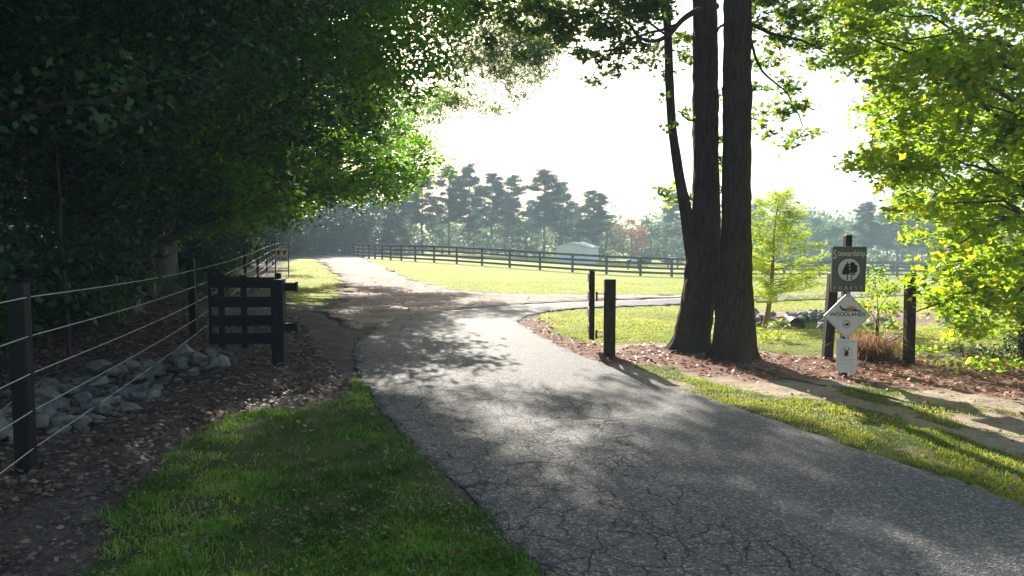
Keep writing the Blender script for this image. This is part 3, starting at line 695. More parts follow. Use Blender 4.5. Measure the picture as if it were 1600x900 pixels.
# undergrowth shrubs
def make_shrub(seed, leafm, size=.075, W=1.1, H=1.1, n=5200, name='shrub', shape='oak'):
    root = thing(name, 'x', 'shrub'); r = np.random.default_rng(seed); mb = MB(); cs = []; rs = []
    for k in range(14):
        az = r.random()*6.28; d = W*r.random()**.6; c = np.array([math.cos(az)*d, math.sin(az)*d, H*(.25+.75*r.random())]); cs.append(c); rs.append(.32+.2*r.random())
        limb(mb, [0, 0, 0], c, .014, .004, .05, 4, 5)
    C = clump_points(cs, rs, n/14/.2, sig=.10); C = C[C[:,2] > .03]
    link('stem', mb.mesh('shrub_stem'), M['bark_dark'], root); link('foliage', crown_mesh('shrub_leaves', C, size, shape, .8), leafm, root); return root
shr = [make_shrub(101, M['leaf_wood']), make_shrub(102, M['leaf_wood'], .08, 1.3, 1.4), make_shrub(103, M['leaf_dark'], .07, .9, .8)]  # third one gets a brighter leaf colour standing in for lit undergrowth
for k in range(60):
    Y = 6+wr.random()**1.2*38; X = fence_x(Y)-1.9-wr.random()**1.5*14; hh = hb(X, Y)
    if abs(X/Y+.497) < .10 and 10 < Y < 27 and k > 2: continue
    lab = '%s shrub %s, %s' % (('low dark','tall tangled','small sparse')[k % 3], zone_word(Y), 'near the wire' if X > fence_x(Y)-4 else 'deeper in')
    s_ = .8+wr.random()*.8
    if k < 3: o = shr[k]; o.location = (X, Y, hh-.05); tag(o, lab, 'shrub', 'shrubs under the left woods')
    else: copy_tree(shr[k % 3], (X, Y, hh-.05), wr.random()*6, s_, lab, 'shrubs under the left woods')

# --- left edge giants whose crowns overhang the road ---
sil = [(-1500,-1400),(500,-1400),(905,-420),(880,-260),(760,-200),(800,-90),(770,0),(745,60),(742,150),(715,190),(705,262),(650,300),(600,335),(560,322),(500,338),(450,365),(400,372),(330,385),(250,385),(120,325),(40,275),(-80,300),(-1500,330)]
giants = [('oak_tree', (-13.4, 27.0), .46, 'huge dark oak with a flared pale trunk behind the wire fence'),
          ('broadleaf_tree', (-15.6, 34.0), .26, 'dark leafy tree overhanging the gravel road from the left'),
          ('broadleaf_tree', (-10.6, 19.6), .15, 'slim dark trunked tree leaning over the second fence post'),
          ('broadleaf_tree', (-8.4, 10.5), .20, 'dark leafy tree nearest the camera at the upper left')]
LIT = [(870,655,.4),(1250,640,.5),(1400,700,.4),(1500,690,.5),(1570,740,.3),(905,690,.4),(935,610,.35),(700,600,.28),(690,572,.3),(635,545,.35),(600,578,.2),(720,540,.5),(780,562,.6),(830,545,.6),(760,515,.8),(700,503,.5),(810,528,.7),(1000,640,.4),(1065,690,.35),(1110,645,.35),(960,600,.4),(700,655,.2),
       (395,655,.5),(355,665,.4),(430,640,.35),(480,597,.4),(270,690,.25),(505,462,.9),(470,440,.5),(620,430,1.2),(660,450,1.4),(560,406,1.6),(620,412,1.5),(590,445,.8),(620,480,.5),(400,565,.15),(840,740,.16),(760,640,.18)]
LITP = [(np.array([*G(u, v), 0.]), r_) for u, v, r_ in LIT]; SD = np.array(sd)
def shades(c, rad):  # crown gaps are carved along sun rays so the LIT spots get sun
    for p, r_ in LITP:
        d = c-p; t = d @ SD
        if t > 0 and np.linalg.norm(d-SD*t) < r_*(1 if p[1] < 10 else .6)+rad*.4: return True
    return False
cs = [[] for _ in giants]; rs = [[] for _ in giants]; got = 0; tries = 0
gr_ = np.random.default_rng(44)
boxes = [(-24,-3.6,19,33,1.6,17.5), (-17,-3.4,28,43,1.4,18), (-14,-0.6,14.5,22.5,1.7,13), (-13,-2.5,6.5,14.5,3.4,11)]
counts = [440, 280, 500, 140]
for gi, (bx_, cnt) in enumerate(zip(boxes, counts)):
    c_ = 0; tr_ = 0; tx, ty = giants[gi][1]
    if gi == 2:      # the lowest, sun-side sprays of the leaning tree
        for _ in range(70):
            u, v, Y = 455+gr_.random()*250, 215+gr_.random()*135, 18+gr_.random()*4; r_ = .4+.3*gr_.random(); pad = r_*.7*F/Y
            if all(inpoly([u+a*pad], [v+b_*pad], sil)[0] for a, b_ in ((1,0),(0,1),(.6,.6))): cs[gi].append(np.array(P(u, v, Y))); rs[gi].append(r_)
    while c_ < cnt and tr_ < 20000:
        tr_ += 1
        X = bx_[0]+gr_.random()*(bx_[1]-bx_[0]); Y = bx_[2]+gr_.random()*(bx_[3]-bx_[2]); Z = bx_[4]+gr_.random()*(bx_[5]-bx_[4])
        # dome-like outline so the crown is round from every side
        cxm, czm = (bx_[0]+bx_[1])/2, bx_[4]+(bx_[5]-bx_[4])*.4; q = ((X-cxm)/((bx_[1]-bx_[0])/2))**4+((Y-(bx_[2]+bx_[3])/2)/((bx_[3]-bx_[2])/2))**4+(max(0, Z-czm)/(bx_[5]-czm))**2
        if q > 1.0: continue
        r_ = .55+.75*gr_.random(); pad = r_*.75*F/Y; u, v = proj(X, Y, Z)
        if not all(inpoly([u+a*pad], [v+b_*pad], sil)[0] for a, b_ in ((1,0),(0,1),(.6,.6))): continue
        if shades(np.array([X, Y, Z]), r_): continue
        cs[gi].append(np.array([X, Y, Z])); rs[gi].append(r_); c_ += 1
tall = [19, 19, 13, 11]
for gi, (nm, (tx, ty), tr_, lab) in enumerate(giants):
    b = hb(tx, ty); root = thing(nm, lab, 'tree', (tx, ty, b)); mb = MB(); o3 = np.array([tx, ty, b])
    n = 40; t = np.linspace(0, 1, n); H = tall[gi]*.8
    tp = np.stack([.5*np.sin(t*3+gi)*t*1.5, .4*np.sin(t*4)*t, H*t-.1], -1)
    mb.add(*tube_np(tp, np.interp(t, [0, .03, .1, 1], [tr_*1.5, tr_*1.12, tr_, tr_*.25]), 28, bark_disp(.02, seed=gi+3, flare=.5)))
    for c in cs[gi][::(2,2,3,9)[gi]]:
        d = math.hypot(c[0]-tx, c[1]-ty); z0 = np.clip(c[2]-b-d*(.55 if gi < 3 else .2), 1.6 if gi else 3, H*.95); q = z0/H
        limb(mb, [np.interp(q, t, tp[:,0]), np.interp(q, t, tp[:,1]), z0], c-o3, .02+.009*d, .012, .06, 5, 8)
    link('trunk', mb.mesh('giant_trunk'), M['bark_pale'] if gi in (0, 2) else M['bark_dark'], root)
    C = clump_points(cs[gi], rs[gi], (400,400,400,480)[gi], sig=.20)-o3
    size = (.165,.165,.14,.12)[gi]
    link('crown', crown_mesh('giant_crown', C, size, 'diamond' if gi < 3 else 'tri', .65), M['leaf_dark'] if gi < 3 else M['leaf_wood'], root)  # last tree's darker leaf colour stands in for deep shade at the left
    if gi == 0:   # hollow in the trunk
        pass
# pine whose boughs hang into the top of the view
def bough_pine():
    tx, ty = -12.4, 24.0; b = hb(tx, ty); root = thing('pine_tree', 'tall pine with feathery boughs hanging over the driveway at the top', 'tree', (tx, ty, b)); mb = MB(); o3 = np.array([tx, ty, b])
    t = np.linspace(0, 1, 12); H = 21; tp = np.stack([.02*np.sin(t*5), .3*t, H*t-.1], -1); mb.tube(tp, np.interp(t, [0,.05,1],[.24,.19,.05]), 14)
    C = []; r = np.random.default_rng(8)
    tg = [P(u, v, Y) for u, v, Y in [(760,30,20),(790,62,19),(812,40,21),(835,85,19),(850,60,20),(780,110,21),(745,100,19),(760,140,20),(820,8,20),(735,45,21),(715,150,20),(800,-40,20),(850,-30,20),(870,-90,20),(820,-110,21),(770,-70,19),(900,-150,20),(850,-190,21),(900,-230,19),(800,-230,20)]]
    for p in tg+[q+Vector((.6*math.sin(i*2.3), .9*math.cos(i*1.7), .5*math.sin(i*4.1))) for i, q in enumerate(tg) if i % 2]:
        c = np.array(p)-o3; d = math.hypot(c[0], c[1]); z0 = min(H*.9, c[2]+d*.25); limb(mb, [0, .1, z0], c, .04, .006, .03, 5, 9, .1)
        for m_ in range(4): 
            cc = c+r.normal(size=3)*[.5,.5,.22]; C.append(cc+r.normal(size=(62, 3))*[.30,.30,.15])
    for k in range(30):
        az = r.random()*6.28; z = 11+r.random()*9; d = 1+r.random()*3; c = np.array([math.cos(az)*d, math.sin(az)*d, z]); limb(mb, [0, .2, z-.6], c, .04, .01, .02, 4, 4)
        C.append(c+r.normal(size=(150, 3))*[.6,.6,.25])
    C = np.concatenate(C); nn = len(C); V = []
    for q in range(8):
        dr = r.normal(size=(nn, 3)); dr /= np.linalg.norm(dr, axis=1)[:,None]; s_ = np.cross(dr, r.normal(size=(nn, 3))); s_ /= np.linalg.norm(s_, axis=1)[:,None]
        V.append(np.stack([C-s_*.008, C+s_*.008, C+dr*.17], 1))
    V = np.concatenate(V).reshape(-1, 3)
    link('trunk', mb.mesh('bough_trunk'), M['bark_far'], root); link('crown', mesh_np('bough_needles', V, [np.arange(len(V)).reshape(-1, 3)], r.random(len(V)//3)), M['needle_near'], root)
bough_pine()

# --- dark hazy forest edge at the end of the gravel road (u 440..600) ---
edge_t = [make_broad(121, 10, 4.2, .3, 80, 170, .26, M['leaf_wood'], M['bark_dark'], 'broadleaf_tree')]
es = [(455,74,290),(500,80,285),(540,84,300),(575,90,305),(420,66,280),(470,90,262),(520,96,262),(600,100,315),(555,98,290),(380,58,270)]
for k, (u, D, vt) in enumerate(es):
    X = (u-800)/F*D; hh = hb(X, D); s_ = (CAMZ+(378-vt)/F*D-hh)/10
    lab = '%s dark green tree from the left at the end of the gravel road' % ORD[k]
    if k == 0: o = edge_t[0]; o.location = (X, D, hh-.2); o.scale = (s_,)*3; tag(o, lab, 'tree', 'trees closing the gravel road')
    else: copy_tree(edge_t[0], (X, D, hh-.2), k*1.9, (s_*1.1, s_*1.1, s_), lab, 'trees closing the gravel road')

# ------------------------------------------------------------------ twin-trunk tree pair on the right
def traced(pts, Y, base_xy=None):
    return [P(u, v, Y) for u, v, w_ in pts], [w_*Y/F/2-.014 for u, v, w_ in pts]
def resample(ps, rs_, n):
    A = np.array([tuple(p) for p in ps]); d = np.concatenate([[0], np.cumsum(np.linalg.norm(np.diff(A, axis=0), axis=1))]); t = np.linspace(0, d[-1], n)
    from_ = np.stack([np.interp(t, d, A[:,k]) for k in range(3)], -1); rr = np.interp(t, d, rs_)
    for _ in range(6): from_[1:-1] = (from_[:-2]+2*from_[1:-1]+from_[2:])/4; rr[1:-1] = (rr[:-2]+2*rr[1:-1]+rr[2:])/4
    return from_, rr
def twin(name, label, pts, Y, fork, clumps, limbs, up, seed):
    ps, rr = traced(pts, Y); root = thing(name, label, 'tree', (ps[0][0], Y, hb(ps[0][0], Y))); o3 = np.array(root.location)
    A, rd = resample(ps, rr, 190); mb = MB(); mb.add(*tube_np(A-o3, rd, 72, bark_disp(.034, seed=seed, flare=.24)))
    if fork:
        ps2, r2 = traced(fork, Y); A2, rd2 = resample(ps2, r2, 110); m2 = MB(); m2.add(*tube_np(A2-o3, rd2, 40, bark_disp(.008, seed=seed+5)))
        link('stem', m2.mesh('forked_stem'), M['bark'], root)
    m3 = mb
    for lp in limbs:
        pp = [P(u, v, y_) for u, v, y_, w_ in lp]; A3, r3 = resample(pp, [w_*Y/F/2 for *_, w_ in lp], 26); A3 = A3+np.cumsum(rng.normal(size=A3.shape)*.006, axis=0); m3.tube(A3-o3, r3, 8)
    cs = [np.array(P(u, v, y_)) for u, v, y_, r_ in clumps]; rs = [r_ for *_, r_ in clumps]
    for c, r_ in zip(cs, rs):   # twigs
        for _ in range(5):
            e = c+rng.normal(size=3)*r_*.55; limb(m3, c-o3, e-o3, .007, .003, .02, 4, 5)
    ctop = np.array(up[0]); 
    for k in range(up[2]):
        d = rng.normal(size=3); d /= np.linalg.norm(d); c = ctop+d*np.array(up[1])*(.5+.5*rng.random()); cs.append(c); rs.append(.45+.2*rng.random())
        if k % 2 == 0: limb(m3, A[-1]-o3 if c[2] > A[-1][2]+.5 else A[-8]-o3, c-o3, .06, .012, .05, 5, 7)
    # upper bole beyond the frame
    limb(m3, A[-1]-o3, ctop-o3, rd[-1]*.98, .08, 0, 18, 12, .01)
    link('trunk', m3.mesh('big_trunk'), M['bark'], root)
    C = clump_points(cs, rs, 1700, sig=.09, flat=.6)
    link('crown', crown_mesh('twin_crown', C-o3, .115, 'tri', .55), M['leaf_twin'], root)
    return root
twin('hardwood_tree', 'dark trunk forking into a thin left stem, left one of the twin trees', [(1077,548,60),(1082,520,54),(1090,480,52),(1097,440,54),(1101,400,54),(1103,360,42),(1103,300,39),(1102,200,38),(1102,100,37),(1101,0,35),(1100,-60,33)], 12.9,
     [(1092,425,34),(1082,385,27),(1072,330,20),(1062,280,17),(1050,200,15),(1046,130,15),(1044,60,14),(1040,0,13),(1036,-60,12)],
     [(880,55,12.9,.28),(835,50,13.2,.28),(800,30,13.4,.34),(775,5,13.6,.36),(820,90,13.2,.2),(745,20,13.8,.34),(770,60,13.6,.25),(860,40,12.8,.3),(845,10,13,.35),(820,5,13.2,.35),(1010,10,12.2,.4),(940,45,12.3,.35),(975,75,12.3,.26),(985,25,12.4,.42),(955,45,12.0,.38),(1000,62,12.3,.34),(925,20,12.6,.42),(940,85,12.2,.26),(960,112,12.2,.2),(925,128,12.2,.15),(1010,95,12.4,.22),(895,40,12.8,.36),(870,15,13,.4),(1030,15,12.5,.3),(880,62,12.4,.2),(1030,80,13.2,.2),(1042,150,12.6,.1),(1038,200,12.6,.1),(1065,175,12.7,.13),(1075,60,13.4,.28),(1030,-20,12.5,.5),(960,-30,12.4,.5),(900,-40,12.6,.5),(985,-70,12.4,.5),(1068,90,13.2,.2),(970,5,12.8,.4),(905,85,12.6,.22),(1045,120,13,.14)],
     [[(1120,10,12.9,10),(1085,16,12.6,9),(1060,36,12.4,8),(1048,60,12.3,7),(1012,72,12.2,5),(990,50,12.1,4),(975,28,12.1,3)],[(1060,38,12.4,5),(1020,50,12.5,4),(985,60,12.4,3),(950,90,12.2,2),(925,125,12.2,1.5)],[(1048,60,12.4,4),(1000,30,12.5,3),(930,25,12.7,3),(880,20,12.9,2)],[(1095,190,12.9,4),(1075,185,12.8,3),(1062,178,12.7,2)]],
     ((3.6,13.2,12.0),(2.6,2.6,2.2),26), 3)
twin('hardwood_tree', 'straight thick trunk, right one of the twin trees with flared base', [(1146,562,72),(1147,548,67),(1148,515,60),(1149,480,56),(1150,430,48),(1151,370,44),(1151,300,42),(1152,200,41),(1152,100,40),(1153,0,39),(1153,-60,38)], 12.1, None,
     [(1190,30,12.2,.28),(1215,60,12.0,.28),(1200,95,12.1,.24),(1235,45,12,.25),(1225,130,12,.24),(1245,165,12,.24),(1215,175,12,.2),(1255,205,12,.18),(1235,225,12,.14),(1190,140,12.2,.16),(1265,75,12,.24),(1205,205,12,.16),(1195,0,12.3,.3),(1225,15,12.2,.3),(1262,35,12.2,.28),(1285,60,12.2,.26),(1300,20,12.3,.3),(1275,100,12.1,.2),(1300,95,12.2,.2),(1210,-30,12.4,.35),(1260,-30,12.4,.35),(1185,5,12.4,.3),(1250,10,12,.3),(1125,150,12.8,.12),(1126,215,12.9,.14),(1127,300,13,.15),(1125,250,13,.12),(1070,310,13.3,.16),(1045,308,13.3,.15),(1035,300,13.3,.12),(1126,470,13,.12),(1185,180,12.2,.12)],
     [[(1170,38,12.1,7),(1200,52,12,5),(1250,60,12,4),(1290,78,12,2)],[(1172,60,12.1,5),(1180,100,12.1,4),(1195,118,12,3),(1225,140,12,2.5),(1250,195,12,1.5)],[(1110,60,12.6,4),(1125,40,12.4,4),(1135,35,12.3,4)]],
     ((4.4,12.4,12.5),(2.6,2.6,2.2),26), 8)
# leafy sapling standing behind the twin trunks
def small_tree(name, label, cat, base, stems, clumps, leafm, size, per, shape='lobed', sig=.08, barkm='bark_dark', w0=.02):
    b = hb(*base); root = thing(name, label, cat, (base[0], base[1], b)); o3 = np.array([base[0], base[1], b]); mb = MB()
    for st in stems:
        A, r_ = resample([Vector((base[0], base[1], b-.03))]+[P(*p) for p in st], list(np.linspace(w0, .004, len(st)+1)), 24); mb.tube(A-o3, r_, 8)
    cs = [np.array(P(u, v, y_)) for u, v, y_, r_ in clumps]; rs = [c[3] for c in clumps]
    for c, r_ in zip(cs, rs):
        for _ in range(4): limb(mb, c-o3, c+rng.normal(size=3)*r_*.6-o3, .004, .002, .02, 3, 4)
    link('stem', mb.mesh('small_stems'), M[barkm], root)
    C = clump_points(cs, rs, per, sig=sig, flat=.8); C = C[C[:,2] > hbase(C[:,0], C[:,1])+.03]
    link('foliage', crown_mesh('small_leaves', C-o3, size, shape, .7), M[leafm], root); return root
b0 = G(1126,528)
small_tree('sapling', 'bright leafy sapling showing between and behind the twin trunks', 'sapling', b0, [[(1127,480,b0[1]),(1128,400,b0[1]),(1126,330,b0[1]),(1060,300,b0[1])],[(1128,400,b0[1]),(1128,250,b0[1])]],
   [(1128,500,b0[1],.22),(1130,440,b0[1],.22),(1128,380,b0[1],.22),(1127,320,b0[1],.28),(1128,260,b0[1],.25),(1062,300,b0[1],.3),(1045,312,b0[1],.28),(1078,318,b0[1],.22),(1130,200,b0[1],.2),(1125,160,b0[1],.18),(1040,295,b0[1],.2)], 'leaf_maple', .12, 300)

# ------------------------------------------------------------------ bright maple on the right
def maple():
    tx, ty = 8.9, 10.6; b = hb(tx, ty); root = thing('maple_tree', 'sunlit yellow green maple filling the right edge of the view', 'tree', (tx, ty, b)); o3 = np.array([tx, ty, b]); mb = MB()
    t = np.linspace(0, 1, 30); tp = np.stack([-.3*t, .2*np.sin(t*3), 11*t-.1], -1); mb.add(*tube_np(tp, np.interp(t, [0,.05,1],[.3,.21,.06]), 24, bark_disp(.01, seed=12, flare=.4)))
    S_ = [(1232,-40),(1262,30),(1290,62),(1312,108),(1345,165),(1350,215),(1332,262),(1340,285),(1392,300),(1405,335),(1362,352),(1365,372),(1430,385),(1455,420),(1430,450),(1455,500),(1500,540),(1560,535),(1640,540),(2100,520),(2100,-700),(1350,-700),(1230,-250)]
    r = np.random.default_rng(77); cs = []; rs = []; tries = 0
    while len(cs) < 520 and tries < 12000:
        tries += 1; u = 1230+r.random()*760; v = -560+r.random()*1080; Y = 8.3+r.random()*5.5
        if u > 1700 and r.random() < .55: continue
        rad = .22+.30*r.random(); pad = rad*.55*F/Y
        if not all(inpoly([u-a*pad], [v+c_*pad], S_)[0] for a, c_ in ((1,0),(0,1),(0,-1),(.7,.7))): continue
        
        cs.append(np.array(P(u, v, Y))); rs.append(rad)
    lead = [[(1480,395,9.6),(1600,330,9.9)],[(1425,480,9.4),(1600,432,9.8)],[(1500,250,9.5),(1620,300,10)],[(1440,110,9.7),(1640,240,10)],[(1380,60,10),(1640,120,10.2)],[(1520,60,10),(1680,160,10.3)],[(1440,425,10.5),(1600,400,10.3)]]
    for (e, m_) in lead:
        pe, pm = np.array(P(*e))-o3, np.array(P(*m_))-o3; z0 = max(1.5, pm[2]-.5); q = z0/11
        A, rr = resample([np.array([-.3*q, 0, z0]), (pm+[-.3*q, 0, z0])/2+[0, 0, .12], pm, (pm+pe)/2+[0, 0, .05], pe], [.085,.06,.045,.026,.008], 30); A = A+np.cumsum(r.normal(size=A.shape)*.008, axis=0)*np.array([1,1,1]); mb.tube(A, rr, 8)
    for k, c in enumerate(cs):
        if k % 3: continue
        d = math.hypot(c[0]-tx, c[1]-ty); z0 = np.clip(c[2]-b-d*.35, 1.8, 10.5)
        limb(mb, [-.3*z0/11, 0, z0], c-o3, .018+.006*d, .006, .04, 5, 8, .09)
    link('trunk', mb.mesh('maple_trunk'), M['bark_dark'], root)
    t2 = 0
    while t2 < 140:
        u = 1300+r.random()*330; v = 60+r.random()*460; rad = .18+.2*r.random(); Y = 8.5+r.random()*4.5; pad = rad*.6*F/Y
        if all(inpoly([u-a*pad], [v+c_*pad], S_)[0] for a, c_ in ((1,0),(0,1),(0,-1))): cs.append(np.array(P(u, v, Y))); rs.append(rad); t2 += 1
    C = clump_points(cs, rs, 1250, sig=.10, flat=.6)-o3
    link('crown', crown_mesh('maple_crown', C, .104, 'tri', .55), M['leaf_maple'], root)
maple()

# cypress sapling
def cypress():
    D = 18.5; X = (1196-800)/F*D; b = hb(X, D); root = thing('bald_cypress', 'young feathery yellow green cypress in the grass right of the twin trees', 'tree', (X, D, b)); o3 = np.array([X, D, b]); r = np.random.default_rng(4); mb = MB(); m2 = MB()
    H = CAMZ+(378-300)/F*D-b; t = np.linspace(0, 1, 20); tp = np.stack([.36*t+.05*np.sin(t*6), 0*t, H*t-.05], -1); mb.tube(tp, np.interp(t, [0,.04,.3,1],[.11,.075,.055,.008]), 12)
    C = []
    for k in range(74):
        q = .2+.78*(k/74); az = r.random()*6.28; ln = (1.75*(1-q)**.75+.22)*(.65+.5*r.random())
        if q < .33: ln *= .9
        b_ = np.array([np.interp(q, t, tp[:,0]), 0, H*q]); e = b_+np.array([math.cos(az)*ln, math.sin(az)*ln, ln*(.12+.45*q)])
        limb(m2, b_, e, .013*(1.2-q), .003, -.03, 4, 7, .07)
        npt = int(15*ln)+4
        for s_ in np.linspace(.22, 1, npt):
            c = b_+(e-b_)*s_; C.append(c+r.normal(size=(5, 3))*np.array([.10,.10,.045])*(1.25-.5*s_)-[0, 0, .02])
    C = np.concatenate(C); n = len(C); V = []; 
    for q in range(5):
        dr = r.normal(size=(n, 3)); dr[:,2] *= .45; dr /= np.linalg.norm(dr, axis=1)[:,None]; s_ = np.cross(dr, r.normal(size=(n, 3))*.5+[0, 0, 1]); s_ /= np.linalg.norm(s_, axis=1)[:,None]
        V.append(np.stack([C-s_*.008, C+s_*.008, C+dr*.095], 1))
    V = np.concatenate(V).reshape(-1, 3)
    link('trunk', mb.mesh('cypress_trunk'), M['bark_cyp'], root); link('branches', m2.mesh('cypress_branches'), M['bark_cyp'], root)
    link('foliage', mesh_np('cypress_needles', V, [np.arange(len(V)).reshape(-1, 3)], np.clip(r.random(len(V)//3)*.7+.15, 0, 1)), M['leaf_cypress'], root)
cypress()
Y_ = 12.6; b0 = G(1372,560)
small_tree('sapling', 'leafy sapling with a thin stem between the signs and the dark post', 'sapling', b0, [[(1368,520,b0[1]),(1372,480,b0[1]),(1368,440,b0[1])],[(1372,480,b0[1]),(1400,450,b0[1])],[(1370,500,b0[1]),(1345,470,b0[1])]],
   [(1360,450,b0[1],.24),(1385,455,b0[1],.24),(1400,480,b0[1],.2),(1352,480,b0[1],.2),(1375,490,b0[1],.2),(1405,445,b0[1],.16),(1375,430,b0[1],.18),(1350,435,b0[1],.12),(1345,500,b0[1],.12),(1398,500,b0[1],.12)], 'leaf_maple', .075, 2200, sig=.07, w0=.012)
b0 = G(1215,531)
small_tree('weed', 'small bright weed at the foot of the young cypress', 'weed', b0, [[(1218,500,b0[1])],[(1230,505,b0[1])]], [(1215,512,b0[1],.2),(1222,500,b0[1],.14),(1200,525,b0[1],.2),(1183,520,b0[1],.18)], 'leaf_maple', .08, 1300, sig=.06, w0=.006)
b0 = G(1585,566)
small_tree('bush', 'dark evergreen bush by the leaning post at the right edge', 'bush', b0, [[(1575,530,b0[1])],[(1600,520,b0[1])],[(1555,545,b0[1])]], [(1560,548,b0[1],.28),(1580,528,b0[1],.3),(1600,540,b0[1],.3),(1610,515,b0[1],.3),(1545,556,b0[1],.2),(1625,560,b0[1],.3)], 'leaf_wood', .06, 1500, 'oak', .07, w0=.014)
b0 = G(1508,560)
small_tree('bush', 'low dark tangled bush between the dark post and the right edge', 'bush', b0, [[(1500,540,b0[1])],[(1520,545,b0[1])]], [(1500,552,b0[1],.22),(1525,556,b0[1],.2),(1480,556,b0[1],.18),(1450,560,b0[1],.14)], 'leaf_wood', .06, 1300, 'oak', .06, w0=.01)
# vines: ground cover
x = rng.random(5200)*5+5.2; y = 10.4+rng.random(5200)*2.6; k = (fbm(x, y, .6, 19) > .5) & (y > 9.9+(x-5)*.25) & (x > 6.3+rng.random(len(x))*.8) ; x, y = x[k], y[k]
C = np.stack([x, y, hfull(x, y)+.04+rng.random(len(x))*.12], -1)
tag(link('ground_vine', crown_mesh('vine_leaves', C, .085, 'oak', .6), M['leaf_maple'], kind='stuff'), 'low bright green vine creeping over the red leaves at right', 'vine')

# dry ornamental grass clump
def reed():
    bx_, by_ = G(1362,560); b = hb(bx_, by_); root = thing('dry_grass_clump', 'clump of rust coloured dry grass with arching blades behind the signs', 'grass clump', (bx_, by_, b)); r = np.random.default_rng(9); mb = MB()
    for k in range(900):
        az = r.random()*6.28; L_ = .3+.42*r.random(); o = r.normal(size=2)*.16; out = (.4+1.2*r.random())*L_; t = np.linspace(0, 1, 6)
        dx, dy = math.cos(az), math.sin(az); hgt = L_*(.5+.45*r.random())
        px = o[0]+dx*out*t**1.3; py = o[1]+dy*out*t**1.3; pz = hgt*np.sin(t*math.pi*(.45+.4*r.random()))*.8
        w_ = .008*(1-t*.8); V = np.concatenate([np.stack([px-dy*w_, py+dx*w_, pz], -1), np.stack([px+dy*w_, py-dx*w_, pz], -1)])
        i = np.arange(5); mb.add(V, np.stack([i, i+1, i+7, i+6], -1))
    link('blades', mb.mesh('reed_blades', False, True), M['dry'], root)
    m2 = MB()
    for k in range(9):
        az = -.2+r.random()*1.1; t = np.linspace(0, 1, 8); L_ = .6+.2*r.random()
        m2.tube(np.stack([.1+L_*t*math.cos(az)*.8, -.2-L_*t*.15+0*t, .12+.05*k*.6+.28*np.sin(t*2.2)*L_], -1), .006, 4)
    link('dead_stems', m2.mesh('reed_stems'), M['sign_rim'], root)
reed()
b0 = G(1368,545); st = MB()
o = thing('tall_weed', 'thin upright dry weed stalks behind the dry grass clump', 'weed', (b0[0], b0[1], hb(*b0)))
for k in range(8):
    a = rng.normal(size=2)*.12; st.tube([(a[0]+k*.04, a[1], 0), (a[0]*1.3+k*.05, a[1], .4), (a[0]*2+k*.06, a[1], .75+.2*rng.random())], [.005,.004,.002], 4)
link('stalk', st.mesh('stalks'), M['bark_pale'], o)

# ------------------------------------------------------------------ posts, gates, fences
def post_me(name, w_, d_, h_): return box_me(name, w_, d_, h_, .012, True)
def wood_post(name, label, u, v, top_v, wpx, lean=(0,0), m='brown_wood', cat='post', D=None):
    x, y = G(u, v); h_ = (v-top_v)/F*y; wd = wpx/F*y
    root = thing(name, label, cat, (x, y, hb(x, y)-.05)); o = link('post', post_me(name, wd, wd*.9, h_+.05), M[m], root); o.rotation_euler = (lean[1], lean[0], 0); return root, (x, y, h_, wd)
gr_post, _ = wood_post('gate_post', 'short dark square gate post standing at the right edge of the driveway', 952, 556, 435, 17)
rt, (gpx, gpy, gph, gpw) = wood_post('gate_post', 'black square gate post standing left of the driveway', 437, 568, 435, 19, m='black_wood')
wood_post('fence_post', 'dark leaning post directly left of and behind the sign boards', 1292, 560, 425, 14, (R(2.5), 0))
wood_post('fence_post', 'dark brown upright post right of the dry grass clump', 1420, 567, 425, 14, (R(-1), 0))
wood_post('fence_post', 'dark post leaning left, cut by the right edge of the view', 1603, 566, 443, 15, (R(-5), 0))

def hinge(root, x, y, z, L_, side=1):
    h_ = link('hinge', box_me('hinge_strap', L_, .035, .012, .002), M['iron'], root, (x, y, z+.045)); 
    link('hinge', box_me('hinge_strap', L_, .035, .012, .002), M['iron'], root, (x, y, z-.045)); link('hinge', box_me('hinge_plate', .03, .05, .16, .003), M['iron'], root, (x+side*L_/2, y, z))
def gate(label, x, y, rz, mname, W=1.15):
    """origin at the hinge end; boards run along -X"""
    b = hb(x, y); root = thing('board_gate', label, 'gate', (x, y, b), rz)
    rail = box_me('gate_rail', W, .04, .18, .005)
    for k, z in enumerate((.40, .70, 1.01, 1.34)):
        o = link('rail', rail, M[mname], root, (-W/2, -.045, z)); o.rotation_euler = (0, R(.4*(k-1)), 0)
    stile = box_me('gate_stile', .10, .04, 1.22, .005)
    for xx, zz in ((-.05,.88),(-.62,.84),(-W+.16,.86)): link('stile', stile, M[mname], root, (xx, 0, zz))
    link('end_board', box_me('gate_end', .05, .05, 1.12, .004), M[mname], root, (-W-.02, -.02, .88))
    return root
g1 = gate('black four board gate wing standing open at left of the driveway', gpx-.02, gpy+.22, R(2), 'black_wood')
for z in (1.27, .60):
    br = MB()
    link('bracket', box_me('gate_bracket', .20, .07, .13, .004), M['black_wood'], rt, (gpw/2+.09, .06, z+.05))
    link('bracket_plate', box_me('bracket_plate', .02, .10, .17, .003), M['black_wood'], rt, (gpw/2+.19, .06, z+.05))
x2, y2 = G(951, 556)
ang = math.atan2(P(929,500,12.6)[0], 12.6)
g2 = gate('dark board gate wing seen edge on beside the right gate post', x2-.27, y2+.02, -math.pi/2-ang+R(3), 'brown_wood', .95)
link('end_board', box_me('gate_end', .05, .065, 1.22, .004), M['brown_wood'], g2, (.03, -.045, .90))
hinge(gr_post, -.15, 0, 1.10, .16, -1); hinge(gr_post, -.15, 0, .43, .16, -1)

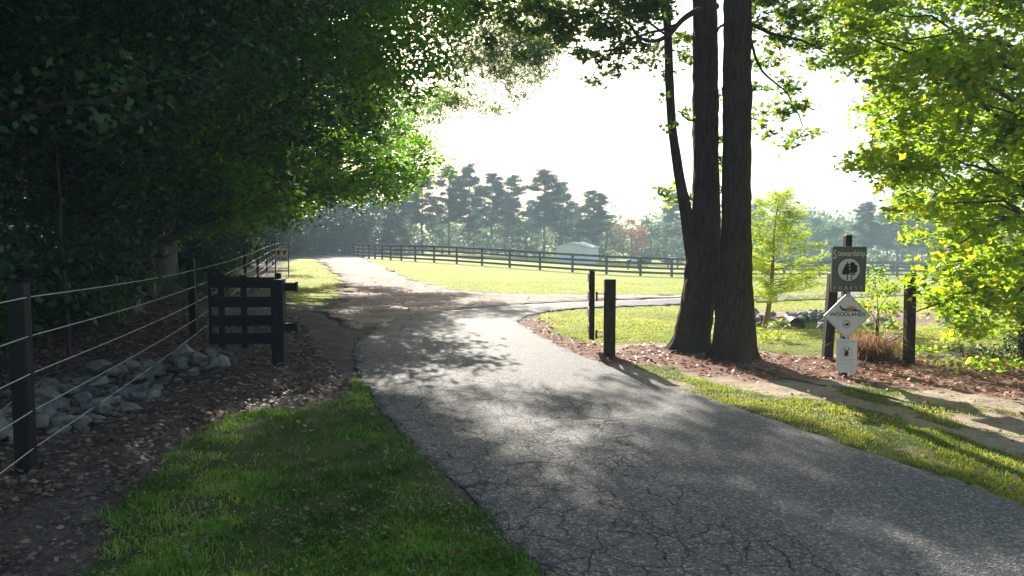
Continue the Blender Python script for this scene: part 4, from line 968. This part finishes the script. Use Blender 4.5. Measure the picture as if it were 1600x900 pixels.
# wire fence on the left
wf = thing('wire_fence', 'black post fence with five pale wires along the left woods', 'fence', (0,0,0))
pys = [-3.2, 6.1, 15.0, 27.0, 33.0, 39.5, 46, 53]
wz = [(1.52,1.41),(1.18,1.06),(.85,.72),(.52,.37),(.19,.06)]
pm = post_me('wire_post', .135, .125, 1.70)
for k, yy in enumerate(pys):
    xx = fence_x(yy); zz = hb(xx, yy); o = link('post', pm, M['black_wood'], wf, (xx, yy, zz-.05)); o.rotation_euler = (R(.6*math.sin(k*3)), R(.8*math.cos(k*5)), .1*k)
    if k >= 3: o.scale = (.8,.8,.97)
ins = box_me('insulator', .05, .04, .035, .006)
for wi, (za, zb) in enumerate(wz):
    pts = []
    for k in range(len(pys)-1):
        for t in np.linspace(0, 1, 9)[:-1 if k < len(pys)-2 else None]:
            yy = pys[k]+(pys[k+1]-pys[k])*t; zr = np.interp(yy, [6.1, 15], [za, zb]); zg = hb(fence_x(pys[k]), pys[k])*(1-t)+hb(fence_x(pys[k+1]), pys[k+1])*t
            pts.append((fence_x(yy)+.08, yy, zr+zg-.03*math.sin(math.pi*t)*(1 if k else .4)))
    V, Qw = tube_np(pts, .0058, 6); link('wire', mesh_np('fence_wire', V, [Qw], smooth=True), M['wire'], wf)
    for k, yy in enumerate(pys[:4]):
        zr = np.interp(yy, [6.1, 15], [za, zb])+hb(fence_x(yy), yy); link('insulator', ins, M['iron'], wf, (fence_x(yy)+.075, yy, zr))

# board fence across the pasture
bf_pts = [(-19,80),(-15.4,72),(-12,64.5),(-8.5,58.5),(-4.4,55),(1.5,51.5),(7.4,50),(12.5,51),(19,55),(28,61),(45,72),(62,84)]
bf_pts = smooth_curve(bf_pts, 2)
def walk(pts, step):
    out = [pts[0]]; acc = 0
    for a, b_ in zip(pts, pts[1:]):
        L_ = math.dist(a, b_); t = step-acc
        while t <= L_: out.append((a[0]+(b_[0]-a[0])*t/L_, a[1]+(b_[1]-a[1])*t/L_)); t += step
        acc = L_-(t-step)
    return out
bfp = walk(bf_pts, 2.44); bf = thing('board_fence', 'long dark four board fence curving across the sunny pasture', 'fence', (bfp[0][0], bfp[0][1], hb(*bfp[0]))); o3 = Vector(bf.location)
pm2 = post_me('board_post', .16, .16, 1.42); rm = box_me('board_rail', 2.44, .04, .155, .004)
for k, (x, y) in enumerate(bfp):
    link('post', pm2, M['fence_wood'], bf, Vector((x, y, hb(x, y)-.06))-o3, (0, 0, .1))
    if k+1 < len(bfp):
        x1, y1 = bfp[k+1]; z0, z1 = hb(x, y), hb(x1, y1); L_ = math.dist((x, y, z0), (x1, y1, z1)); an = math.atan2(y1-y, x1-x); nx_, ny_ = math.sin(an)*.085, -math.cos(an)*.085
        for zz in (.24, .58, .92, 1.27):
            o = link('rail', rm, M['fence_wood'], bf, Vector(((x+x1)/2+nx_, (y+y1)/2+ny_, (z0+z1)/2+zz))-o3, (0, -math.atan2(z1-z0, math.dist((x,y),(x1,y1))), an)); o.scale = (L_/2.44*.999, 1, 1)
# second pasture fence far right
bfp = walk([(20,78),(45,80),(75,84)], 2.6); bf2 = thing('board_fence', 'faint three board fence farther back at the foot of the pines', 'fence', (bfp[0][0], bfp[0][1], hb(*bfp[0]))); o3 = Vector(bf2.location)
for k, (x, y) in enumerate(bfp):
    link('post', pm2, M['fence_wood'], bf2, Vector((x, y, hb(x, y)-.06))-o3)
    if k+1 < len(bfp):
        x1, y1 = bfp[k+1]; z0, z1 = hb(x, y), hb(x1, y1); an = math.atan2(y1-y, x1-x)
        for zz in (.4, .8, 1.22):
            o = link('rail', rm, M['fence_wood'], bf2, Vector(((x+x1)/2, (y+y1)/2-.085, (z0+z1)/2+zz))-o3, (0, -math.atan2(z1-z0, 2.6), an)); o.scale = (2.6/2.44, 1, 1)

# shed
X = (903-800)/F*80; zb_ = hb(X, 80)-.1; sh = thing('shed', 'small pale metal shed with low pitched tin roof behind the board fence', 'shed', (X, 80, zb_), R(-20)); sh.scale = (1.0, 1, .93)
link('wall', box_me('shed_box', 3.6, 5, 2.05, .02, True), M['shed_wall'], sh)
bm = bmesh.new()
prof = [(-2.0,2.0),(0,2.62),(2.0,2.0),(2.0,1.93),(0,2.55),(-2.0,1.93)]
fr = [bm.verts.new((a, -2.8, c)) for a, c in prof]; bk = [bm.verts.new((a, 2.8, c)) for a, c in prof]
bm.faces.new(fr); bm.faces.new(bk[::-1])
for k in range(6): bm.faces.new([fr[k], bk[k], bk[(k+1) % 6], fr[(k+1) % 6]])
me = bpy.data.meshes.new('shed_roof'); bm.normal_update(); bm.to_mesh(me); bm.free(); link('roof', me, M['roof_tin'], sh)
bm = bmesh.new(); vs = [bm.verts.new(p) for p in [(-1.78,-2.47,2.05),(1.78,-2.47,2.05),(0,-2.47,2.55),(-1.78,-2.4,2.05),(1.78,-2.4,2.05),(0,-2.4,2.55)]]
for f in ((0,1,2),(5,4,3),(0,3,4,1),(1,4,5,2),(2,5,3,0)): bm.faces.new([vs[q] for q in f])
me = bpy.data.meshes.new('shed_gable'); bm.to_mesh(me); bm.free(); link('gable', me, M['shed_wall'], sh)
link('door', box_me('shed_door', 1.5, .06, 1.8, .01, True), M['roof_tin'], sh, (0, -2.53, .02))
# utility pole
X = (823-800)/F*80; o = thing('wooden_pole', 'thin wooden pole standing left of the pale shed', 'pole', (X, 80, hb(X, 80))); mb = MB(); mb.tube([(0,0,-.1),(0,0,1.5),(0,0,3.1)], .08, 8); link('shaft', mb.mesh('pole_shaft'), M['bark_far'], o)

# cattle
def cow(label, x, y, rz, sc):
    root = thing('calf', label, 'calf', (x, y, hb(x, y)), rz); root.scale = (sc,)*3
    J = {'hip':(-.62,0,1.05,.27,.31),'mid':(-.1,0,1.0,.31,.36),'chest':(.5,0,1.02,.27,.33),'neck':(.82,0,1.06,.17,.22),'poll':(1.12,0,1.0,.12,.15),'muzzle':(1.36,0,.80,.075,.085),
         'tail':(-.9,0,1.05,.04,.04),'tail2':(-.96,0,.5,.025,.025)}
    E = [('mid','hip'),('mid','chest'),('chest','neck'),('neck','poll'),('poll','muzzle'),('hip','tail'),('tail','tail2')]
    for s in (-1, 1):
        J['th%d' % s] = (-.62, s*.17, .78, .13, .16); J['hk%d' % s] = (-.76, s*.17, .42, .05, .06); J['ft%d' % s] = (-.68, s*.17, .03, .05, .05)
        J['sh%d' % s] = (.48, s*.16, .74, .10, .12); J['kn%d' % s] = (.50, s*.16, .40, .05, .055); J['ff%d' % s] = (.50, s*.16, .03, .05, .05)
        J['ear%d' % s] = (1.06, s*.24, 1.08, .03, .05)
        E += [('hip','th%d' % s),('th%d' % s,'hk%d' % s),('hk%d' % s,'ft%d' % s),('chest','sh%d' % s),('sh%d' % s,'kn%d' % s),('kn%d' % s,'ff%d' % s),('poll','ear%d' % s)]
    keys = list(J); me = bpy.data.meshes.new('calf_body'); me.from_pydata([J[k][:3] for k in keys], [(keys.index(a), keys.index(b_)) for a, b_ in E], [])
    o = bpy.data.objects.new('body', me); COL.objects.link(o); md = o.modifiers.new('skin', 'SKIN')
    for k, sv in zip(keys, me.skin_vertices[0].data): sv.radius = J[k][3:]; sv.use_root = (k == 'mid')
    o.modifiers.new('sub', 'SUBSURF').levels = 2
    dg = bpy.context.evaluated_depsgraph_get(); m2 = bpy.data.meshes.new_from_object(o.evaluated_get(dg)); o.modifiers.clear(); o.data = m2
    m2.materials.clear(); m2.materials.append(M['cow_black']); m2.materials.append(M['cow_white'])
    for p in m2.polygons: p.material_index = 1 if -.38 < p.center[0] < .22 else 0; p.use_smooth = True
    o.parent = root; return root
X = (991-800)/F*62; cow('black calf with a white belt standing behind the board fence', X, 62, R(4), .78)
X = (1384-800)/F*72; cow('black and white calf behind the fence right of the signs', X, 72, R(160), .8)
X = (1050-800)/F*70; cow('dark calf close to the left twin trunk behind the board fence', X, 70, R(185), .8)

# ------------------------------------------------------------------ sign post with three boards
def plate(name, poly, th, m, parent, y=0, loc=(0,0)):
    bm = bmesh.new(); vs = [bm.verts.new((a+loc[0], y, c+loc[1])) for a, c in poly]; f = bm.faces.new(vs); bm.normal_update()
    if f.normal.y > 0: f.normal_flip()
    r_ = bmesh.ops.extrude_face_region(bm, geom=[f]); bmesh.ops.translate(bm, vec=(0, -th, 0), verts=[e for e in r_['geom'] if isinstance(e, bmesh.types.BMVert)])
    bmesh.ops.recalc_face_normals(bm, faces=bm.faces[:]); me = bpy.data.meshes.new(name); bm.to_mesh(me); bm.free(); return link(name, me, M[m], parent)
def circ(r_, n=40, cx=0, cz=0, a0=0, a1=2*math.pi): return [(cx+r_*math.cos(a0+(a1-a0)*k/n), cz+r_*math.sin(a0+(a1-a0)*k/n)) for k in range(n)]
def text(name, body, size, x, z, y, m, parent, sx=1, ext=.0012, off=0.0):
    cu = bpy.data.curves.new(name, 'FONT'); cu.body = body; cu.size = size; cu.extrude = ext; cu.align_x = 'CENTER'; cu.align_y = 'CENTER'; cu.offset = off
    t = bpy.data.objects.new(name, cu); COL.objects.link(t); dg = bpy.context.evaluated_depsgraph_get()
    me = bpy.data.meshes.new_from_object(t.evaluated_get(dg)); bpy.data.objects.remove(t); me.transform(Matrix.Rotation(math.pi/2, 4, 'X') @ Matrix.Diagonal((sx, 1, 1, 1)))
    return link(name, me, M[m], parent, (x, y, z))
sx_, sy_ = G(1316, 588); zb_ = hb(sx_, sy_); K = sy_/F     # metres per photo pixel at the sign
sg = thing('sign_post', 'dark post carrying three conservation sign boards right of the twin trees', 'sign', (sx_, sy_, zb_), R(2))
def Zs(v): return (CAMZ-zb_)-(v-378)*K
def Xs(u): return (u-1316)*K
hp = Zs(367)
link('post', post_me('signpost', .10, .10, hp+.05), M['brown_wood'], sg, (.045, .07, -.05)).rotation_euler = (0, R(.3), 0)
# board 1
bw, bh = 55*K, 71*K; b1 = link('sign_board', box_me('stewardship_board', bw, .022, bh, .003), M['sign_olive'], sg, (Xs(1320.5), 0, Zs(420.5))); b1['label'] = 'olive green rectangular board with tree emblem'; b1.rotation_euler = (0, R(.5), 0)
for (xx, zz, a, c) in ((0, bh/2-.004, bw, .008), (0, -bh/2+.004, bw, .008), (-bw/2+.004, 0, .008, bh-.017), (bw/2-.004, 0, .008, bh-.017)): link('edge_strip', box_me('rim', a, .004, c, 0), M['sign_rim'], b1, (xx, -.0135, zz))
yf = -.0125
text('letter', 'S', .185, -.215, bh/2-.125, yf, 'sign_pale', b1, .72, off=.0015); text('lettering', 'tewardship', .125, .035, bh/2-.105, yf, 'sign_pale', b1, .74, off=.0012)
text('lettering', 'F  O  R  E  S  T', .062, 0, -bh/2+.055, yf, 'sign_pale', b1, 1.12)
zc = -.008
plate('emblem_ring', circ(18.8*K, 48, 0, zc), .002, 'ink', b1, -.0115); plate('emblem_disc', circ(17.6*K, 48, 0, zc), .004, 'sign_pale', b1, -.0118)
s = 17.6*K
con = [(-.30,-.42),(-.36,-.44),(-.66,-.40),(-.55,-.30),(-.70,-.20),(-.50,-.10),(-.64,.02),(-.42,.10),(-.54,.24),(-.34,.30),(-.42,.46),(-.26,.48),(-.14,.70),(-.02,.50),(.06,.46),(-.04,.30),(.06,.24),(-.02,.06),(.12,.02),(.04,-.16),(.14,-.24),(.06,-.42)]
plate('emblem_conifer', [(a*s, zc+c*s) for a, c in con], .0015, 'ink', b1, -.0162)
blob = [(.10,-.44),(.16,-.26),(.02,-.10),(.14,.06),(.02,.22),(.10,.36),(.06,.5),(.14,.64),(.34,.70),(.50,.58),(.54,.46),(.68,.42),(.78,.26),(.72,.10),(.78,-.02),(.72,-.18),(.60,-.26),(.66,-.36),(.52,-.46)]
plate('emblem_broadleaf', [(a*s, zc+c*s) for a, c in blob], .0012, 'ink', b1, -.0164)
plate('emblem_trunk', [(-.17*s, zc-.92*s), (-.06*s, zc-.92*s), (-.08*s, zc-.40*s), (-.15*s, zc-.40*s)], .0012, 'ink', b1, -.0160)
plate('emblem_trunk', [(.22*s, zc-.90*s), (.34*s, zc-.86*s), (.31*s, zc-.40*s), (.24*s, zc-.40*s)], .0012, 'ink', b1, -.0160)
plate('emblem_line', [(.10*s, zc-.34*s), (.10*s, zc-.38*s), (.62*s, zc-.34*s), (.62*s, zc-.30*s)], .001, 'sign_pale', b1, -.0178)
# board 2: diamond
dh = 37*K
b2 = plate('sign_board', [(0, dh), (dh*1.02, 0), (0, -dh), (-dh*1.02, 0)], .012, 'sign_white', sg); b2.location = (Xs(1320.5), -.004, Zs(493.5)); b2['label'] = 'white diamond board with bird emblem'
for k in range(4):
    P4 = [(0, dh), (dh*1.02, 0), (0, -dh), (-dh*1.02, 0)]; a, c = P4[k], P4[(k+1) % 4]; i1 = (a[0]*.93, a[1]*.93); i2 = (c[0]*.93, c[1]*.93); i3 = (c[0]*.955, c[1]*.955); i4 = (a[0]*.955, a[1]*.955)
    plate('border_line', [i4, i3, i2, i1], .001, 'ink_grey', b2, -.0125)
yd = -.0128
text('lettering', 'WOODLANDS', .080, 0, .018, yd, 'ink_black', b2, 1.02, off=.0012)
text('lettering', 'WILD', .042, -.125, .068, yd, 'ink_grey', b2, 1.1)
bird = [(-.12,.155),(-.105,.15),(-.10,.125),(-.06,.105),(.02,.108),(.10,.10),(.21,.072),(.20,.060),(.10,.066),(.04,.060),(-.03,.068),(-.085,.085),(-.115,.115),(-.128,.14)]
plate('emblem_bird', bird, .0012, 'ink_black', b2, yd); plate('emblem_sun', [(-.02,.108),(.01,.135),(.05,.148),(.10,.140),(.13,.115),(.15,.092),(.10,.102),(.02,.11)], .001, 'ink_orange', b2, yd)
plate('emblem_wing', [(-.05,.094),(-.01,.078),(.06,.070),(.10,.082),(.03,.095)], .0008, 'ink_orange', b2, -.0142)
plate('thin_line', [(-.17,-.035),(.17,-.035),(.17,-.039),(-.17,-.039)], .0008, 'ink_grey', b2, yd)
plate('emblem_disc', circ(.066, 36, -.012, -.125), .001, 'ink_tan', b2, yd); plate('emblem_disc', circ(.050, 36, -.012, -.125), .001, 'sign_pale', b2, -.0139)
plate('emblem_bird', [(-.05,-.145),(-.03,-.115),(-.01,-.12),(.012,-.092),(.018,-.12),(.03,-.13),(.01,-.15),(-.02,-.142)], .001, 'ink_black', b2, -.0150)
for zz in (dh*.82, -dh*.84): plate('bolt', circ(.006, 8, 0, zz), .004, 'iron', b2, yd)
# board 3
w3, h3 = 34*K, 54*K; b3 = plate('sign_board', [(-w3/2, h3/2), (w3/2, h3/2-.006), (w3/2+.004, -h3/2+.07), (w3/2-.03, -h3/2), (-w3/2+.05, -h3/2+.004), (-w3/2+.012, -h3/2+.09)], .010, 'sign_white', sg); b3.location = (Xs(1321), -.002, Zs(557)); b3['label'] = 'small weathered white board with deer emblem'
y3 = -.0106
plate('border_line', [(-w3/2+.01, h3/2-.04),(w3/2-.012, h3/2-.044),(w3/2-.012, h3/2-.050),(-w3/2+.01, h3/2-.046)], .001, 'ink_grey', b3, y3)
plate('emblem_ring', circ(.088, 36, -.005, .06), .001, 'ink_grey', b3, y3); plate('emblem_disc', circ(.082, 36, -.005, .06), .001, 'sign_pale', b3, -.0117)
deer = [(-.035,.0),(-.03,.05),(-.015,.06),(-.035,.085),(-.035,.105),(-.04,.12),(-.028,.118),(-.026,.098),(-.008,.085),(0,.072),(.01,.085),(.025,.1),(.03,.122),(.04,.12),(.036,.098),(.028,.085),(.018,.064),(.03,.052),(.035,.036),(.02,.035),(.03,.0)]
plate('emblem_deer', deer, .001, 'ink_black', b3, -.0128)
for zz, ww in ((-.055,.12),(-.068,.10),(-.12,.11)): plate('thin_line', [(-ww, zz+.004),(ww, zz+.004),(ww, zz),(-ww, zz)], .0008, 'ink_grey', b3, y3)

# cattle sign by the gravel road (left)
D = 35.0; X = (440.5-800)/F*D; k_ = D/F; zb_ = hb(X, D)
cs_ = thing('cattle_sign', 'small white sign with two black cattle heads by the gravel road', 'sign', (X, D, zb_))
zc_ = CAMZ-zb_-(398.5-378)*k_
for xx in (-10.5*k_, 10*k_): link('post', box_me('sign_stake', .045, .045, 1.9 if xx > 0 else 2.1, .004, True), M['black_wood'], cs_, (xx, .03, -.05))
bd_ = link('sign_board', box_me('cattle_board', 19*k_, .02, 19*k_, .003), M['sign_white'], cs_, (0, -.01, zc_))
for sx in (-1, 1):
    q = 4.6*k_*sx; u_ = k_
    plate('emblem_head', [(q-2.5*u_, 7.5*u_),(q-1*u_, 6.3*u_),(q+2.5*u_, 7.8*u_),(q+3.6*u_, 6*u_),(q+2*u_, 5*u_),(q+1.5*u_, 2*u_),(q+.4*u_, -.6*u_),(q-1.2*u_, .2*u_),(q-1.8*u_, 3*u_),(q-3.4*u_, 5.2*u_)], .002, 'ink_black', bd_, -.0105)
plate('emblem_line', [(-8.5*u_, -2.6*u_), (8.5*u_, -2.6*u_), (8.5*u_, -3.2*u_), (-8.5*u_, -3.2*u_)], .002, 'ink_purple', bd_, -.0105)
xx = -7.8*u_
for k, ww in enumerate((1.6,1.4,1.6,0,1.7,1.5,1.6,1.4,1.6)):
    if ww: plate('lettering', [(xx, -4.4*u_), (xx+ww*u_, -4.4*u_), (xx+ww*u_, -7.4*u_), (xx+.3*u_, -7.4*u_)], .002, 'ink_purple', bd_, -.0105)
    xx += (ww+.28)*u_ if ww else 1.3*u_

# ------------------------------------------------------------------ rocks
def rock_me(seed, flat=.65, sub=2):
    r = np.random.default_rng(seed); bm = bmesh.new()
    for _ in range(15):
        p = r.normal(size=3); p /= np.linalg.norm(p); p *= .42+.12*r.random(); bm.verts.new((p[0], p[1]*.8, p[2]*flat))
    res = bmesh.ops.convex_hull(bm, input=bm.verts[:]); bmesh.ops.delete(bm, geom=[g for g in res['geom_interior'] if isinstance(g, bmesh.types.BMVert)], context='VERTS')
    bmesh.ops.bevel(bm, geom=bm.edges[:], offset=.035, segments=2, affect='EDGES', profile=.6)
    bmesh.ops.triangulate(bm, faces=bm.faces[:])
    for v in bm.verts:
        n_ = math.sin(v.co.x*17+seed)*math.cos(v.co.y*15)*math.sin(v.co.z*19+seed*2); v.co *= 1+.035*n_
    me = bpy.data.meshes.new('rock_mesh'); bm.to_mesh(me); bm.free(); return me
RM = [rock_me(200+k, .55+.04*(k % 5)) for k in range(16)]
rk = random.Random(12)
pile = [(-40,625),(60,604),(130,588),(200,574),(280,563),(345,551),(362,566),(330,580),(290,592),(240,625),(200,648),(130,672),(60,690),(-40,706)]
placed = []
def rockzone(u): return 'by the near fence post' if u < 90 else 'in the nearer half' if u < 180 else 'in the middle' if u < 260 else 'at the end by the gate'
nr = 0; tries = 0; layer2 = 0
while nr < 230 and tries < 12000:
    tries += 1; u = -40+rk.random()*405; v = 548+rk.random()*165
    if not inpoly([u], [v], pile)[0]: continue
    x, y = G(u, v); s_ = .13+.27*rk.random()**1.8
    dmin = min([math.hypot(x-a, y-b_)/(s_+c)*2 for a, b_, c in placed] or [9])
    if nr < 175 and dmin < .62: continue
    placed.append((x, y, s_)); z = hb(x, y)+s_*(.14 if nr < 175 else .42)
    me = RM[rk.randrange(16)]; o = link('rock', me, M['rock'], None, (x, y, z), (rk.uniform(-.4,.4), rk.uniform(-.4,.4), rk.random()*6.3))
    o.scale = (s_*1.25, s_*1.15, s_*(.9+.3*rk.random()))
    size = 'large' if s_ > .35 else 'medium' if s_ > .24 else 'small'
    tag(o, '%s angular rock %s%s of the pile, %s side' % (size, 'on top ' if nr >= 175 else '', rockzone(u), 'road' if v > 653-.2*u else 'woods'), 'rock', 'rocks of the pile beside the wire fence'); nr += 1
# rocks round the culvert
cx, cy_ = 8.62, 21.15
nr = 0
for k in range(105):
    u = 1188+rk.random()*(165 if k % 6 else 250); v = 494+rk.random()*30
    if math.hypot(u-1246, (v-512)*1.1) < 15: continue
    x, y = 8.62+(u-1246)/52+rk.uniform(-.1,.1), 20.8+(524-v)/19; s_ = .22+.24*rk.random()
    if abs(x-8.8) < .38 and y < 21.5: continue
    o = link('rock', RM[rk.randrange(16)], M['rock'], None, (x, y, hb(x, y)+s_*.22), (rk.uniform(-.5,.5), rk.uniform(-.5,.5), rk.random()*6.3)); o.scale = (s_*1.2, s_*1.1, s_)
    tag(o, '%s rock %s the black culvert pipe, %s row' % ('large' if s_ > .38 else 'medium' if s_ > .29 else 'small', 'left of' if u < 1235 else 'just right of' if u < 1270 else 'behind the diamond sign right of' if u < 1330 else 'on the bank far right of', 'front' if v > 514 else 'middle' if v > 504 else 'rear'), 'rock', 'rocks around the culvert')
cu = thing('culvert_pipe', 'black corrugated culvert pipe opening among the pale rocks', 'pipe', (cx, cy_, hb(cx, cy_)+.17), R(-14))
ys_ = np.arange(0, 1.6, .04); rr = .225+.012*np.sin(ys_*50)
V, Qo = tube_np([(0, q+.0, 0) for q in ys_], rr, 28); V2, Qi = tube_np([(0, q, 0) for q in ys_], rr-.02, 28)
i = np.arange(28); rim = np.stack([i, (i+1) % 28, (i+1) % 28+len(V), i+len(V)], -1)
link('pipe', mesh_np('pipe', np.vstack([V, V2]), [np.vstack([Qo, Qi[:, ::-1]+len(V), rim])], smooth=True), M['pipe'], cu)
# surface root / fallen stick by the twin trees
def stick(label, a, b_, r_, lift=.03, name='fallen_branch'):
    A = np.array([(*G(*a), 0), ((G(*a)[0]+G(*b_)[0])/2+.05, (G(*a)[1]+G(*b_)[1])/2, 0), (*G(*b_), 0)]); A, rr = resample(A, [r_, r_*.8, r_*.4], 14); A[:,2] = hfull(A[:,0], A[:,1])+lift; A += rng.normal(size=A.shape)*.006
    V, Qs = tube_np(A, rr, 7); o = link(name, mesh_np('stick', V, [Qs], smooth=True), M['bark_pale']); tag(o, label, 'branch')
stick('pale fallen stick in the leaves left of the twin trees', (1008,560), (1024,568), .022)
stick('long bare surface root running from the twin trees toward the sign', (1145,570), (1290,605), .03, .01, 'tree_root')
stick('bare surface root crossing the sandy verge near the right edge', (1300,607), (1500,645), .018, .008, 'tree_root')
stick('thin forked stick among brown dirt below the gate', (360,640), (405,630), .012)
stick('short twig lying on the lawn near the driveway edge', (455,712), (470,720), .008, .03)

# ------------------------------------------------------------------ haze
if HAZE:
    hm = bpy.data.materials.new('haze'); hm.use_nodes = True; n = hm.node_tree; n.nodes.remove(n.nodes['Principled BSDF'])
    v = N(n, 'ShaderNodeVolumePrincipled', Density=HAZE, Anisotropy=0.0); v.inputs['Color'].default_value = (.60,.80,1,1)
    L(n, v.outputs[0], n.nodes['Material Output'].inputs['Volume'])
    o = link('haze', box_me('haze', 840, 500, 36, 0), hm, None, (0, 170, 13.5), kind='stuff'); tag(o, 'pale morning haze lying over the pasture and trees', 'haze')
